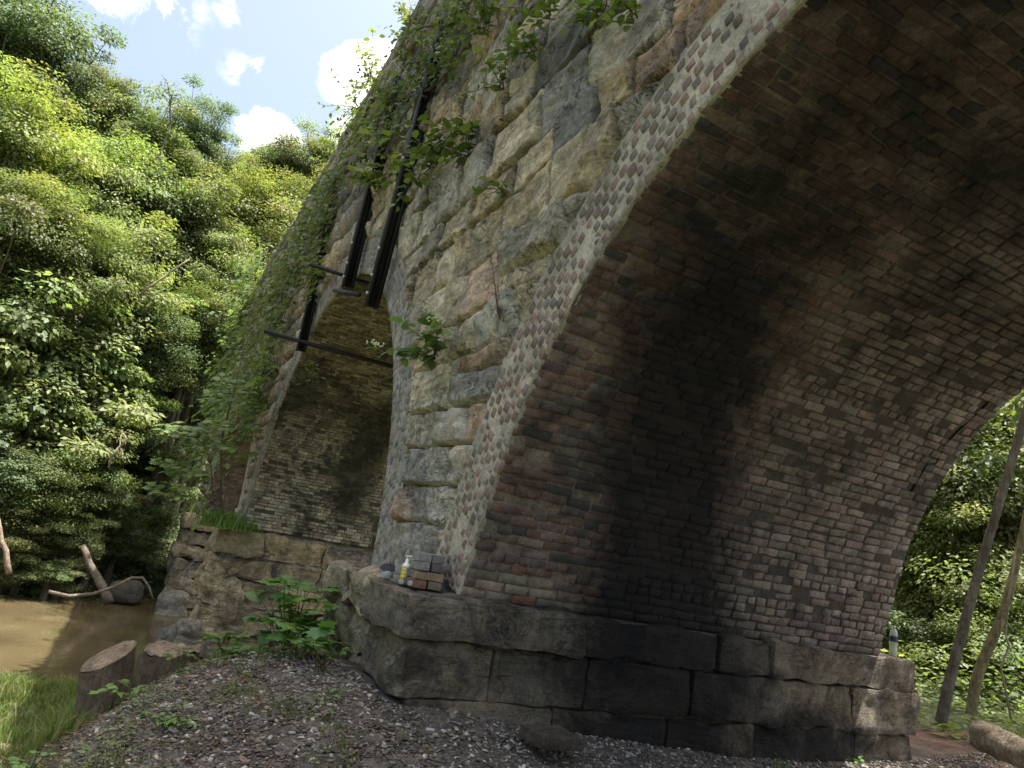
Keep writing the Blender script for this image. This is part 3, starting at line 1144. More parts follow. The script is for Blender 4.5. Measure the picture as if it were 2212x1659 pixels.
mb = MB()
isgr = lambda x, y, z_: z_ > -1.62
V, Fs, cc = scatter_chips(80000, (3.6, 7.6), (-.6, 8.2), .010, .042, grav_col, .5, isgr)
mb.add(V, Fs, cc)
V, Fs, cc = scatter_chips(900, (3.6, 7.0), (-.2, 8.2), .025, .065, lambda n, x, y: pick([(.3, .29, .27), (.18, .17, .16), (.09, .085, .08)], n, [.45, .3, .25]), .35, isgr)
mb.add(V, Fs, cc)
tag(obj('gravel', mb.mesh('gravel'), M_GRAVEL), 'loose dark and pale gravel chips covering the ground below the near arch', 'gravel', kind='stuff')

mb = MB()
LT = np.array([(-1, 0, 0), (-.2, -.45, .1), (1, 0, .05), (.1, .5, .18)], float)
V, Fs, cc = scatter_chips(6000, (4.2, 7.4), (-.7, 2.2), .015, .05, lambda n, x, y: pick([(.13, .10, .07), (.19, .15, .105), (.08, .062, .045), (.23, .19, .14)], n, [.4, .2, .25, .15]), .12,
                          lambda x, y, z_: (z_ > -1.9) & (z_ < -1.12))
mb.add(V, Fs, cc)
N = 700
x, y = rng.uniform(4.2, 7.2, N), rng.uniform(-.6, 2.0, N)
z_ = ground(x, y)
for k in range(N):
    if z_[k] < -1.95 or (x[k] > 4.8 and y[k] > 1.7):
        continue
    a = rng.uniform(0, 6.28)
    L = rng.uniform(.04, .22)
    d = np.array([math.cos(a), math.sin(a), rng.uniform(-.1, .2)]) * L / 2
    p0 = np.array([x[k], y[k], z_[k] + .015])
    V, F = tube([p0 - d, p0 + d], [.003, .002], 4, False)
    mb.add(V, F, pick([(.16, .11, .07), (.09, .065, .045)], 1, [.5, .5])[0])
tag(obj('leaf_litter', mb.mesh('leaf_litter'), M_GRAVEL), 'brown dead leaves and twigs strewn down the slope beside the stumps', 'leaf litter', kind='stuff')


def blades(N, xr, yr, hmin, hmax, cond, pal, pp, wid=.006):
    x, y = rng.uniform(*xr, N), rng.uniform(*yr, N)
    z_ = ground(x, y)
    ok = cond(x, y, z_) & ~((x > 4.75) & (y > 1.7) & (x < 7.5))
    x, y, z_ = x[ok], y[ok], z_[ok]
    N = len(x)
    gn = fbm(np.stack([x * 2.4, y * 2.4, 0 * x], 1), 4, 91)
    h = rng.uniform(hmin, hmax, N) * (.15 + 1.6 * sstep(.25, .8, gn))
    a = rng.uniform(0, 6.28, N)
    ln = rng.normal(0, .45, (N, 2)) * h[:, None]
    w = wid * rng.uniform(.7, 1.4, N)
    b0 = np.stack([x - w * np.cos(a), y - w * np.sin(a), z_ - .01], 1)
    b1 = np.stack([x + w * np.cos(a), y + w * np.sin(a), z_ - .01], 1)
    mid = np.stack([x + ln[:, 0] * .35, y + ln[:, 1] * .35, z_ + h * .6], 1)
    o = np.stack([w * np.cos(a), w * np.sin(a), 0 * w], 1) * .7
    tp = np.stack([x + ln[:, 0], y + ln[:, 1], z_ + h], 1)
    V = np.stack([b0, b1, mid + o, mid - o, tp], 1).reshape(-1, 3)
    B = np.arange(N)[:, None] * 5
    return V, [B + np.array([[0, 1, 2, 3]]), B + np.array([[3, 2, 4]])], np.repeat(pick(pal, N, pp), 5, axis=0)


GP = [(.14, .185, .05), (.105, .145, .04), (.18, .22, .07), (.23, .20, .11)]
mb = MB()
V, Fs, cc = blades(90000, (5.4, 13.0), (-4.5, 1.6), .05, .15, lambda x, y, z_: (z_ < -1.72 + .25 * (fbm(np.stack([x * 2, y * 2, 0 * x], 1), 3, 92) - .5)) & (z_ > -3.2), GP, [.36, .26, .22, .16], .007)
mb.add(V, Fs, cc)
V, Fs, cc = blades(6000, (4.2, 7.4), (-.7, 1.9), .02, .08, lambda x, y, z_: (z_ < -1.15) & (fbm(np.stack([x * 3, y * 3, 0 * x], 1), 3, 93) > .56), GP, [.3, .35, .15, .2], .005)
mb.add(V, Fs, cc)
tag(obj('grass', mb.mesh('grass'), M_GRASS), 'short green grass on the creek bank below the stumps', 'grass', kind='stuff')

# ------------------------------------------------------------------ leaves
LEAF4 = np.array([(0, 0, 0), (.5, -.30, .06), (1, 0, -.05), (.5, .30, .06)], float)
LEAF4F = [np.array([[0, 1, 2], [0, 2, 3]])]
LEAF8 = np.array([(0, 0, 0), (.25, -.26, .05), (.3, 0, .0), (.25, .26, .05), (.65, -.24, .02), (.68, 0, -.04), (.65, .24, .02), (1, 0, -.14)], float)
LEAF8F = [np.array([[0, 1, 2], [0, 2, 3], [4, 7, 5], [5, 7, 6]]), np.array([[1, 4, 5, 2], [2, 5, 6, 3]])]
_ma = [(0, .12), (20, .55), (33, .42), (48, .9), (62, .5), (80, .62), (90, 1.05)]
_pm = []
for a, rr in _ma:
    _pm.append((rr * math.sin(R(a)), rr * math.cos(R(a))))
_half = [(0.30 + .75 * x_ - .0, z_) for x_, z_ in _pm]
MAPLE_PTS = [(0, 0)] + [(.02, .10), (.0, .42), (.22, .34), (.30, .62), (.48, .36), (.66, .46), (.70, .20), (1.0, 0), (.70, -.20), (.66, -.46), (.48, -.36), (.30, -.62), (.22, -.34), (.0, -.42), (.02, -.10)]
MAPLE = np.array([(x_, y_, -.12 * abs(y_) - .08 * x_ * x_) for x_, y_ in MAPLE_PTS] + [(.35, 0, .03)], float)
MAPLEF = [np.array([[16, k, (k + 1) % 16] for k in range(16)])]


def leaves(mb, pos, nrm, ax, size, pal, pp, templ='4', wid=1.0, tint=None):
    tv, tf = {'4': (LEAF4, LEAF4F), '8': (LEAF8, LEAF8F), 'm': (MAPLE, MAPLEF)}[templ]
    N = len(pos)
    cols = pick(pal, N, pp)
    if tint is not None:
        cols = cols * tint
    scl = np.stack([size, size * wid, size], 1)
    V, Fs, cc = inst_mesh(tv, tf, pos, rot_from(nrm, ax), scl, cols)
    mb.add(V, Fs, cc)


GREENS = {
    'mid': ([(.16, .20, .082), (.19, .23, .10), (.13, .17, .068), (.23, .26, .135)], [.35, .3, .2, .15]),
    'yellow': ([(.205, .24, .082), (.175, .212, .078), (.24, .265, .10), (.15, .188, .068)], [.35, .3, .2, .15]),
    'pale': ([(.19, .235, .115), (.165, .21, .095), (.225, .265, .15), (.14, .185, .08)], [.35, .3, .2, .15]),
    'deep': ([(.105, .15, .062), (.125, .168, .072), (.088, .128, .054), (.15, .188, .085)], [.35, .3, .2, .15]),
    'blue': ([(.105, .15, .085), (.12, .165, .092), (.088, .128, .07)], [.4, .35, .25]),
}


def crown_mesh(name, Rr, Hh, nclump, nleaf, lsize, pal, seed, flat=.55, droop=.35):
    global rng
    keep = rng
    rng = np.random.default_rng(seed)
    mb = MB()
    cl = []
    while len(cl) < nclump:
        v = rng.normal(0, 1, 3)
        v /= np.linalg.norm(v)
        rad = rng.random() ** .38
        a = math.atan2(v[1], v[0])
        lump = .78 + .30 * math.sin(a * 3 + seed) * (1 - abs(v[2])) + .32 * rng.normal()
        p_ = v * rad * lump * np.array([Rr, Rr, Hh])
        if p_[2] < -Hh * .75 and rng.random() < .6:
            continue
        cl.append(p_)
    cl = np.array(cl)
    for c_ in cl:
        cr = Rr * rng.uniform(.2, .42)
        n = int(nleaf / nclump * rng.uniform(.6, 1.4))
        v = rng.normal(0, 1, (n, 3))
        v /= np.linalg.norm(v, axis=1)[:, None]
        rr = cr * rng.random(n) ** .45
        pos = c_ + v * rr[:, None] * np.array([1.15, 1.15, flat])
        out_ = c_ / (np.linalg.norm(c_) + 1e-6)
        nrm = v * .35 + out_ * .35 + np.array([0, 0, .75]) + rng.normal(0, .38, (n, 3))
        ax = v + out_ * .5 + np.array([0, 0, -droop]) + rng.normal(0, .5, (n, 3))
        tint = rng.uniform(.72, 1.25) * np.array([rng.uniform(.9, 1.15), 1, rng.uniform(.8, 1.1)])
        leaves(mb, pos, nrm, ax, lsize * rng.uniform(.7, 1.3, n), *pal, templ='4', wid=rng.uniform(.8, 1.2), tint=tint)
    me = mb.mesh(name)
    # limbs
    lb = MB()
    for c_ in cl[::3]:
        pts = wander((0, 0, -Hh * rng.uniform(.6, 1.1)), c_, 6, .25, int(rng.integers(99)))
        V, F = tube(pts, np.linspace(.055, .012, 6), 5, False)
        lb.add(V, F, (.11, .09, .065))
    V, F = tube(wander((0, 0, -Hh * 1.2), (rng.normal(0, .2), rng.normal(0, .2), Hh * .6), 7, .3, seed), np.linspace(.11, .02, 7), 6, False)
    lb.add(V, F, (.10, .08, .06))
    lm = lb.mesh(name + '_limbs')
    rng = keep
    return me, lm


print('crowns')
CR_R, CR_H = 2.5, 2.9
CROWNS = {}
for k, (pal, n, ls, seed) in {
        'mid0': ('mid', 26000, .135, 1), 'mid1': ('mid', 27000, .125, 2), 'yel0': ('yellow', 25000, .125, 3), 'yel1': ('yellow', 24000, .135, 4),
        'deep0': ('deep', 26000, .13, 5), 'blue0': ('blue', 26000, .135, 6), 'big0': ('pale', 11000, .25, 7), 'big1': ('pale', 11000, .235, 8)}.items():
    me, lm = crown_mesh('crown', CR_R, CR_H if 'big' not in k else 2.3, 75 if 'big' not in k else 60, n, ls, GREENS[pal], seed)
    me.materials.append(M_LEAF)
    lm.materials.append(M_WOOD)
    CROWNS[k] = (me, lm)
_tb = MB()
tp = wander((0, 0, 0), (0, 0, 1), 7, .012, 5)
V, F = tube(tp, np.linspace(.17, .10, 7), 8, False)
_tb.add(V, F, (.12, .10, .075))
TRUNK = _tb.mesh('trunk')
TRUNK.materials.append(M_WOOD)


def tree(kind, px, py, D, rpx, label, group, vs=1.0, name='broadleaf_tree'):
    c = at_dist(px, py, D)
    sc = rpx * D / FPX / CR_R
    gz_ = float(ground(np.array([c[0]]), np.array([c[1]]))[0]) - .1
    e = empty(name, (c[0], c[1], gz_), label, 'tree', group)
    h = c[2] - gz_
    me, lm = CROWNS[kind]
    rz = random.uniform(0, 6.28)
    cr = obj('crown', me, None, e)
    cr.location = (0, 0, h)
    cr.scale = (sc, sc, sc * vs)
    cr.rotation_euler = (0, 0, rz)
    br = obj('limbs', lm, None, e)
    br.location, br.scale, br.rotation_euler = cr.location, cr.scale, cr.rotation_euler
    th = max(1.0, h - CR_H * sc * vs * .5)
    tr = obj('trunk', TRUNK, None, e)
    tr.scale = (.7 + .4 * sc, .7 + .4 * sc, th)
    return e


G_SKY, G_MID, G_LOW, G_R = 'trees along the hilltop', 'trees on the middle of the hillside', 'trees low on the far creek bank', 'trees in the wood behind the bridge'
L_SKY = 'leafy tree of even green in the treeline on the hilltop'
L_MID = 'leafy green tree packed among others on the sunlit hillside'
TREES = [
    # skyline, far
    ('blue0', 30, 120, 46, 115, 'dark blue-green tree standing tallest at the hilltop, at the far left', G_SKY, 1.1),
    ('blue0', 120, 190, 45, 90, 'dark blue-green tree just below the tallest one on the hilltop', G_SKY, 1.1),
    ('mid1', 190, 330, 43, 110, L_SKY, G_SKY, 1.0),
    ('mid0', 232, 225, 44, 60, 'slender tree whose top pokes up above the sloping treeline', G_SKY, 1.3),
    ('mid1', 300, 330, 43, 95, L_SKY, G_SKY, 1.0),
    ('deep0', 340, 330, 45, 75, 'darker tree on the ridge beside the bare snag', G_SKY, 1.0),
    ('blue0', 425, 300, 44, 62, 'pointed tree top in the middle of the ridge, right of the bare snag', G_SKY, 1.25),
    ('mid0', 400, 420, 42, 100, L_SKY, G_SKY, 1.0),
    ('mid1', 475, 390, 44, 70, L_SKY, G_SKY, 1.0),
    ('mid0', 575, 400, 46, 70, L_SKY, G_SKY, 1.0),
    ('mid0', 630, 365, 46, 70, 'tree at the low end of the ridge under the white cloud', G_SKY, 1.0),
    ('yel1', 700, 360, 47, 70, 'tree showing just past the overgrown top of the bridge', G_SKY, 1.0),
    ('mid1', 510, 420, 48, 60, L_SKY, G_SKY, .9),
    # middle
    ('yel1', 20, 330, 34, 120, 'bright yellow-green tree at the left edge under the tall dark tree', G_MID, 1.0),
    ('mid0', 110, 420, 36, 130, L_MID, G_MID, 1.0),
    ('mid1', 230, 450, 36, 130, L_MID, G_MID, 1.0),
    ('deep0', 330, 470, 38, 120, L_MID, G_MID, 1.0),
    ('mid0', 440, 500, 38, 110, L_MID, G_MID, 1.0),
    ('yel1', 560, 490, 40, 100, 'yellowish tree on the upper slope near the bridge', G_MID, 1.0),
    ('yel0', 650, 450, 42, 80, 'yellow-green tree right against the bridge silhouette on the upper slope', G_MID, 1.0),
    ('yel0', 590, 590, 38, 90, 'most yellow tree, glowing beside the creepers on the bridge', G_MID, 1.0),
    ('mid1', 480, 610, 36, 100, L_MID, G_MID, 1.0),
    ('deep0', 370, 620, 36, 110, L_MID, G_MID, 1.0),
    ('yel1', 520, 680, 34, 80, 'yellow-green tree halfway down the slope near the bridge shadow', G_MID, 1.0),
    ('mid0', 20, 520, 30, 120, L_MID, G_MID, 1.0),
    ('mid1', 140, 580, 30, 120, L_MID, G_MID, 1.0),
    ('mid0', 260, 600, 32, 120, L_MID, G_MID, 1.0),
    ('deep0', 420, 760, 33, 90, 'dark tree in the shaded hollow left of the far arches', G_MID, 1.0),
    ('deep0', 330, 740, 31, 90, L_MID, G_MID, 1.0),
    ('mid1', 430, 690, 33, 75, L_MID, G_MID, .9),
    # low, overhanging the creek
    ('big0', 40, 720, 29, 130, 'big-leaved tree at the left edge overhanging the creek', G_LOW, 1.0),
    ('big1', 180, 800, 30, 140, 'big-leaved tree with bright drooping branches over the creek', G_LOW, 1.0),
    ('big0', 265, 910, 29.5, 75, 'lowest bright spray of big leaves hanging toward the bridge shadow', G_LOW, 1.0),
    ('big1', 70, 880, 28.5, 120, 'big-leaved tree low on the bank at the left, paler than its neighbours', G_LOW, .9),
    ('big0', 300, 690, 32, 90, 'big-leaved tree behind the drooping branches', G_LOW, .9),
    ('big1', 190, 945, 29, 80, 'big-leaved tree just above the dead vines', G_LOW, .9),
    ('deep0', 30, 1040, 27.6, 95, 'dark bushy tree at the left edge just above the water', G_LOW, .8),
    ('mid1', 125, 1060, 28, 90, 'bushy tree above the driftwood', G_LOW, .8),
    ('mid0', 70, 1150, 27.2, 75, 'low leafy bush at the left where the bank meets the creek', G_LOW, .7),
    ('mid1', 155, 1165, 27.6, 55, 'small leafy bush beside the leaning dead trunk', G_LOW, .7),
    ('mid0', 235, 1075, 29.0, 60, 'bush lit at the edge of the bridge shadow', G_LOW, .8),
    ('mid1', 10, 1225, 27.0, 60, 'low bush at the waterline by the left edge', G_LOW, .6),
    ('mid0', 110, 1235, 27.0, 50, 'low bush hanging over the start of the driftwood', G_LOW, .6),
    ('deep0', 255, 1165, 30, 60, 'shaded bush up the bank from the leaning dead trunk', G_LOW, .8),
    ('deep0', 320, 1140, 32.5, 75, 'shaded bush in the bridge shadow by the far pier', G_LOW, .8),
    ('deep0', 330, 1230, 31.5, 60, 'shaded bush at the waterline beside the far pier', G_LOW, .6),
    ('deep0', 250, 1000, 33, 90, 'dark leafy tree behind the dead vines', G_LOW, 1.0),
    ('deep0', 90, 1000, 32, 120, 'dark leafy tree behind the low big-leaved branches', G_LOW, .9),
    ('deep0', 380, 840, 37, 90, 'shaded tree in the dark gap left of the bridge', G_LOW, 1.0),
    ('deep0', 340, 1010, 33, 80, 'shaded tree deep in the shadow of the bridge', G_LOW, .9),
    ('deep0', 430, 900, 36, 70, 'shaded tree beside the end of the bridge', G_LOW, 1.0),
]
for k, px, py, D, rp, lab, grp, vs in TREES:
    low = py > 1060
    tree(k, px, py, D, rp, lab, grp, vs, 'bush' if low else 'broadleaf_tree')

# wood behind the bridge on the right
RT_ = [
    ('deep0', 2000, 1000, 20, 230, 'dense dark tree behind the bridge, nearest to the vault edge'),
    ('mid0', 2140, 1100, 18, 170, 'sunlit leafy tree behind the leaning trunks, upper'),
    ('deep0', 2190, 900, 22, 200, 'dark tree at the upper right beyond the vault edge'),
    ('mid1', 2030, 1250, 17, 150, 'sunlit undergrowth tree behind the water bottle'),
    ('mid0', 2170, 1330, 16, 150, 'sunlit leafy bush between the two leaning trunks'),
    ('deep0', 1980, 1420, 16, 130, 'shaded bush right behind the end of the stone base'),
    ('mid1', 2130, 1480, 15, 120, 'low leafy bush at the foot of the curved trunk'),
    ('deep0', 2060, 1180, 24, 260, 'dark tree deep in the wood behind the others'),
    ('deep0', 2230, 1450, 18, 190, 'dark bush at the right edge of the wood'),
]
for k, px, py, D, rp, lab in RT_:
    tree(k, px, py, D, rp, lab, G_R, 1.0)


def slim_tree(name, pts, rads, colr, label, kind, csc, up=1.0):
    base = pts[0]
    e = empty(name, base, label, 'tree')
    mb = MB()
    P = np.array(pts, float)
    d = np.concatenate([[0], np.cumsum(np.linalg.norm(np.diff(P, axis=0), axis=1))])
    s = np.linspace(0, d[-1], 26)
    Q = np.stack([np.interp(s, d, P[:, k]) for k in range(3)], 1)
    for _ in range(3):
        Q[1:-1] = (Q[:-2] + Q[1:-1] * 2 + Q[2:]) / 4
    rr = np.interp(s, d, rads) * (1 + .12 * (fbm(Q * 3, 3, 5) - .5))
    V, F = tube(Q, rr, 10, False)
    mb.add(V, F, colr)
    obj('trunk', mb.mesh('trunk', True, base), M_WOOD, e)
    me, lm = CROWNS[kind]
    cr = obj('crown', me, None, e)
    t = (Q[-1] - np.array(base)) * FLIP
    cr.location = tuple(t + np.array([0, 0, up]))
    cr.scale = (csc,) * 3
    return e


b0 = at_dist(2026, 1571, 10.6)
b1 = at_dist(2089, 1321, 10.7)
b2 = at_dist(2212, 905, 11.2)
b3 = b2 + (b2 - b1) * 1.3
slim_tree('slender_tree', [b0 - (0, 0, .15), b0, b1, b2, b3], [.08, .066, .056, .05, .035], (.095, .088, .075), 'slender straight grey trunk leaning beside the end of the bridge', 'deep0', .8)
c0, c1, c2, c3 = (at_dist(px, py, 12.0) for px, py in ((2097, 1545), (2103, 1464), (2144, 1382), (2172, 1321)))
c4 = at_dist(2216, 1120, 12.2)
c5 = c4 + (c4 - c3) * 2.2
slim_tree('slender_tree', [c0 - (0, 0, .15), c0, c1, c2, c3, c4, c5], [.085, .07, .068, .062, .055, .045, .035], (.16, .145, .085), 'slender curved mossy trunk bending to the right, the further of two', 'mid0', .7)
mb = MB()
vp = [at_dist(px, py, 11.5) for px, py in ((2185, 1560), (2168, 1470), (2162, 1440), (2180, 1395), (2172, 1370), (2178, 1300), (2195, 1180))]
V, F = tube(np.array(vp), .012, 6)
mb.add(V, F, (.26, .23, .17))
tag(obj('hanging_vine', mb.mesh('hanging_vine', True), M_WOOD), 'thin pale twisted vine hanging right of the curved trunk', 'vine')

# dead snag on the ridge
e = at_dist(370, 262, 42)
g0 = float(ground(np.array([e[0]]), np.array([e[1]]))[0])
sn = empty('dead_tree', (e[0], e[1], g0), 'bare leafless snag sticking up above the treeline', 'tree')
mb = MB()
top = at_dist(362, 178, 42)
P = wander((e[0], e[1], g0), e, 5, .2, 2).tolist() + wander(e, top, 6, .35, 3).tolist()[1:]
V, F = tube(P, np.linspace(.09, .012, len(P)), 6)
mb.add(V, F, (.17, .155, .14))
for k in range(9):
    t = rng.uniform(.25, .95)
    p0 = e + (top - e) * t
    V, F = tube(wander(p0, p0 + np.array([rng.normal(0, .2), rng.normal(0, .55), rng.uniform(.3, .9)]) * (1.2 - t * .5), 4, .1, k), [.02, .014, .01, .006], 4)
    mb.add(V, F, (.17, .155, .14))
obj('trunk', mb.mesh('trunk', True, (e[0], e[1], g0)), M_WOOD, sn)

# undergrowth over the hill and behind the bridge
mb = MB()
N = 26000
x = rng.uniform(25.5, 46, N)
y = rng.uniform(-16, 9, N)
d = (x - 26.3) * .72 - (y + 2.4) * .70
ok = (d > .1) & ~((y > 2.0) & (y < 6.8) & (x < 31.2))
x, y = x[ok], y[ok]
z_ = ground(x, y) + rng.random(len(x)) ** 2 * 1.0
N = len(x)
leaves(mb, np.stack([x, y, z_], 1), np.stack([rng.normal(-.3, .4, N), rng.normal(.2, .4, N), np.ones(N)], 1), rng.normal(0, 1, (N, 3)), rng.uniform(.12, .26, N), *GREENS['mid'])
tag(obj('undergrowth', mb.mesh('undergrowth'), M_LEAF), 'leafy undergrowth covering the slope across the creek', 'undergrowth', kind='stuff')
mb = MB()
N = 22000
x = rng.uniform(1.5, 16, N)
y = rng.uniform(8.3, 19, N)
cl = fbm(np.stack([x * .8, y * .8, 0 * x], 1), 3, 95)
ok = (cl > .42) & (y > 8.7 + .5 * np.sin(x))
x, y, cl = x[ok], y[ok], cl[ok]
N = len(x)
z_ = ground(x, y) + rng.random(N) ** 1.5 * (cl - .35) * 3.0 * np.clip((y - 8.5) / 3, .15, 1)
leaves(mb, np.stack([x, y, z_], 1), np.stack([rng.normal(0, .35, N), rng.normal(0, .35, N), np.ones(N)], 1), rng.normal(0, 1, (N, 3)) * (1, 1, .3), rng.uniform(.07, .17, N), *GREENS['mid'])
V, Fs, cc = blades(9000, (3, 12), (8.3, 11), .08, .3, lambda x, y, z_: fbm(np.stack([x * 1.5, y * 1.5, 0 * x], 1), 3, 96) > .45, GP, [.4, .3, .2, .1], .008)
mb.add(V, Fs, cc)
tag(obj('undergrowth', mb.mesh('undergrowth'), M_LEAF), 'weeds and low leaves on the ground behind the bridge', 'undergrowth', kind='stuff')


# ------------------------------------------------------------------ plants on the bridge
def wall_plant(nm, anchor, nstem, length, lsize, per, pal, label, cat='plant', templ='8', hang=0.2, out=.55, seed=0, group=None, flowers=0, tint=1.0, spread=.8, stemc=(.10, .09, .05)):
    """stems growing out of the wall face at anchor; leaves in pairs along each stem"""
    global rng
    keep = rng
    rng = np.random.default_rng(500 + seed)
    a = np.asarray(anchor, float)
    e = empty(nm, a, label, cat, group)
    sb, lb, heads = MB(), MB(), []
    for s in range(nstem):
        dirv = np.array([rng.normal(0, spread), -out * rng.uniform(.5, 1.3), rng.normal(.45 - hang, .45)])
        L = length * rng.uniform(.5, 1.15)
        dirv = dirv / np.linalg.norm(dirv) * L
        n = 8
        t = np.linspace(0, 1, n)[:, None]
        sag = np.array([0, 0, -L * .35 * (hang + .3)])
        pts = a + rng.normal(0, .04, 3) * (1, .2, 1) + dirv * t + sag * t * t + (rng.normal(0, .02, (n, 3)) * L)
        V, F = tube(pts, np.linspace(.010, .003, n) * max(.6, min(2.0, length)), 5, False)
        sb.add(V, F, stemc)
        ti = np.linspace(.15, 1.0, per)
        P = np.stack([np.interp(ti, t[:, 0], pts[:, k]) for k in range(3)], 1)
        P = np.repeat(P, 2, axis=0)
        N = len(P)
        side = np.tile([1.0, -1.0], per)
        tang = dirv / np.linalg.norm(dirv)
        sv = np.cross(tang, [0, 0, 1.0])
        sv /= np.linalg.norm(sv) + 1e-9
        ax = sv * side[:, None] * 1.0 + tang * .45 + np.array([0, -.1, -.25]) + rng.normal(0, .35, (N, 3))
        nrm = np.array([0, -.35, 1.0]) + rng.normal(0, .35, (N, 3))
        leaves(lb, P + rng.normal(0, .02, (N, 3)), nrm, ax, lsize * rng.uniform(.6, 1.25, N), *pal, templ=templ, wid=1.05, tint=tint * rng.uniform(.85, 1.15))
        if flowers and rng.random() < flowers:
            c_ = pts[-1] + (0, -.02, .04)
            fb = MB()
            for k in range(22):
                q = c_ + rng.normal(0, .035, 3) * (1, 1, .35)
                V = OCT * .012 + q
                fb.add(V, OCTF, (.7, .7, .58))
            heads.append(fb)
    obj('stems', sb.mesh('stems', False, a), M_WOOD, e)
    obj('leaves', lb.mesh('leaves', False, a), M_PLANT, e)
    for fb in heads:
        obj('flower_head', fb.mesh('flower_head', False, a), M_GRASS, e)
    rng = keep
    return e


def creeper(nm, pixels, label, yface=2.1, nl=700, lsize=.1, rad=.55, pal='mid', seed=0, thick=.3, tint=1.0, templ='4', ranges=None):
    """one climbing plant: woody runners over the wall and a quilt of leaves along them"""
    global rng
    keep = rng
    rng = np.random.default_rng(900 + seed)
    A = np.array([at_y(px, py, yface) for px, py in pixels])
    base = A[np.argmin(A[:, 2])]
    e = empty(nm, base, label, 'creeper')
    sb, lb = MB(), MB()
    order = list(range(len(A)))
    for i in order:
        j = i + 1 if i + 1 < len(A) else max(0, i - 1)
        V, F = tube(wander(A[i], A[j], 8, .25, i + seed), [.018] * 8, 5, False)
        sb.add(V, F, (.10, .08, .06))
        n = int(nl * rng.uniform(.7, 1.3))
        sub = A[i] + rng.normal(0, 1, (7, 3)) * np.array([rad, 0, rad]) * .8
        k = rng.integers(0, 7, n)
        scr = rng.uniform(.25, .6, 7)[k]
        pos = sub[k] + rng.normal(0, 1, (n, 3)) * np.stack([rad * scr, np.full(n, .02), rad * scr * .8], 1)
        pos[:, 1] = yface - np.abs(rng.normal(0, thick * .5, n)) + .02
        top = pos[:, 2] > ZT + .25
        pos[top, 2] = ZT + .25 - rng.random(top.sum()) * .4
        nrm = np.array([0, -.8, .75]) + rng.normal(0, .4, (n, 3))
        ax = np.array([0, -.3, -.5]) + rng.normal(0, .6, (n, 3))
        leaves(lb, pos, nrm, ax, lsize * rng.uniform(.6, 1.35, n), *GREENS[pal], templ=templ, wid=1.2, tint=tint * rng.uniform(.85, 1.1))
        for q in range(3):
            p0 = sub[q]
            V, F = tube(wander(A[i], p0 + np.array([rng.normal(0, .3), -.1, rng.uniform(-.5, .3)]), 6, .12, q + i), [.008] * 6, 4, False)
            sb.add(V, F, (.12, .10, .07))
    obj('stems', sb.mesh('stems', False, base), M_WOOD, e)
    obj('leaves', lb.mesh('leaves', False, base), M_PLANT, e)
    rng = keep


print('plants')
creeper('ivy', [(1010, 30), (950, 70), (900, 60), (930, 150), (870, 150), (985, 120), (905, 215), (860, 215)], 'thick dark ivy mass hanging over the top of the bridge wall', 2.08, 170, .085, .42, 'deep', 1, .28, 1.25)
creeper('creeper', [(820, 195), (790, 250), (760, 300), (815, 270), (845, 300), (790, 340), (745, 370)], 'light green creeper draped around the middle steel rail', 2.05, 100, .12, .42, 'mid', 2, .3, 1.1)
creeper('creeper', [(715, 390), (690, 450), (665, 510), (705, 500), (650, 560), (635, 620), (675, 590), (720, 440)], 'creeper covering the wall left of the far steel rail', 2.05, 170, .13, .7, 'mid', 3, .35, 1.0)
creeper('creeper', [(610, 610), (590, 670), (560, 700), (575, 760), (545, 800), (600, 720), (555, 860), (520, 760)], 'dense green creeper hanging over the wall above the third arch', 2.0, 270, .16, 1.0, 'mid', 4, .4, 1.0)
creeper('creeper', [(500, 830), (485, 880), (510, 930), (470, 790), (540, 640), (515, 690)], 'shaded creeper trailing down at the far end of the bridge', 1.8, 330, .2, 1.3, 'deep', 5, .6, 1.3)

mb = MB()
N = 9000
x, y = rng.uniform(4.3, 8.2, N), rng.uniform(-1.0, 2.0, N)
z_ = ground(x, y)
cl = fbm(np.stack([x * 2.2, y * 2.2, 0 * x], 1), 3, 97)
ok = (cl > .50 + .10 * sstep(-1.6, -1.2, z_)) & (z_ > -2.2) & ~((x > 4.8) & (y > 1.68))
x, y, z_ = x[ok], y[ok], z_[ok]
N = len(x)
leaves(mb, np.stack([x, y, z_ + rng.uniform(.005, .06, N)], 1), np.stack([rng.normal(0, .3, N), rng.normal(0, .3, N), np.ones(N)], 1), rng.normal(0, 1, (N, 3)) * (1, 1, .3), rng.uniform(.018, .05, N), *GREENS['mid'], templ='8')
tag(obj('ground_cover', mb.mesh('ground_cover'), M_PLANT), 'small green weeds spreading over the slope between the grass and the gravel', 'weeds', kind='stuff')

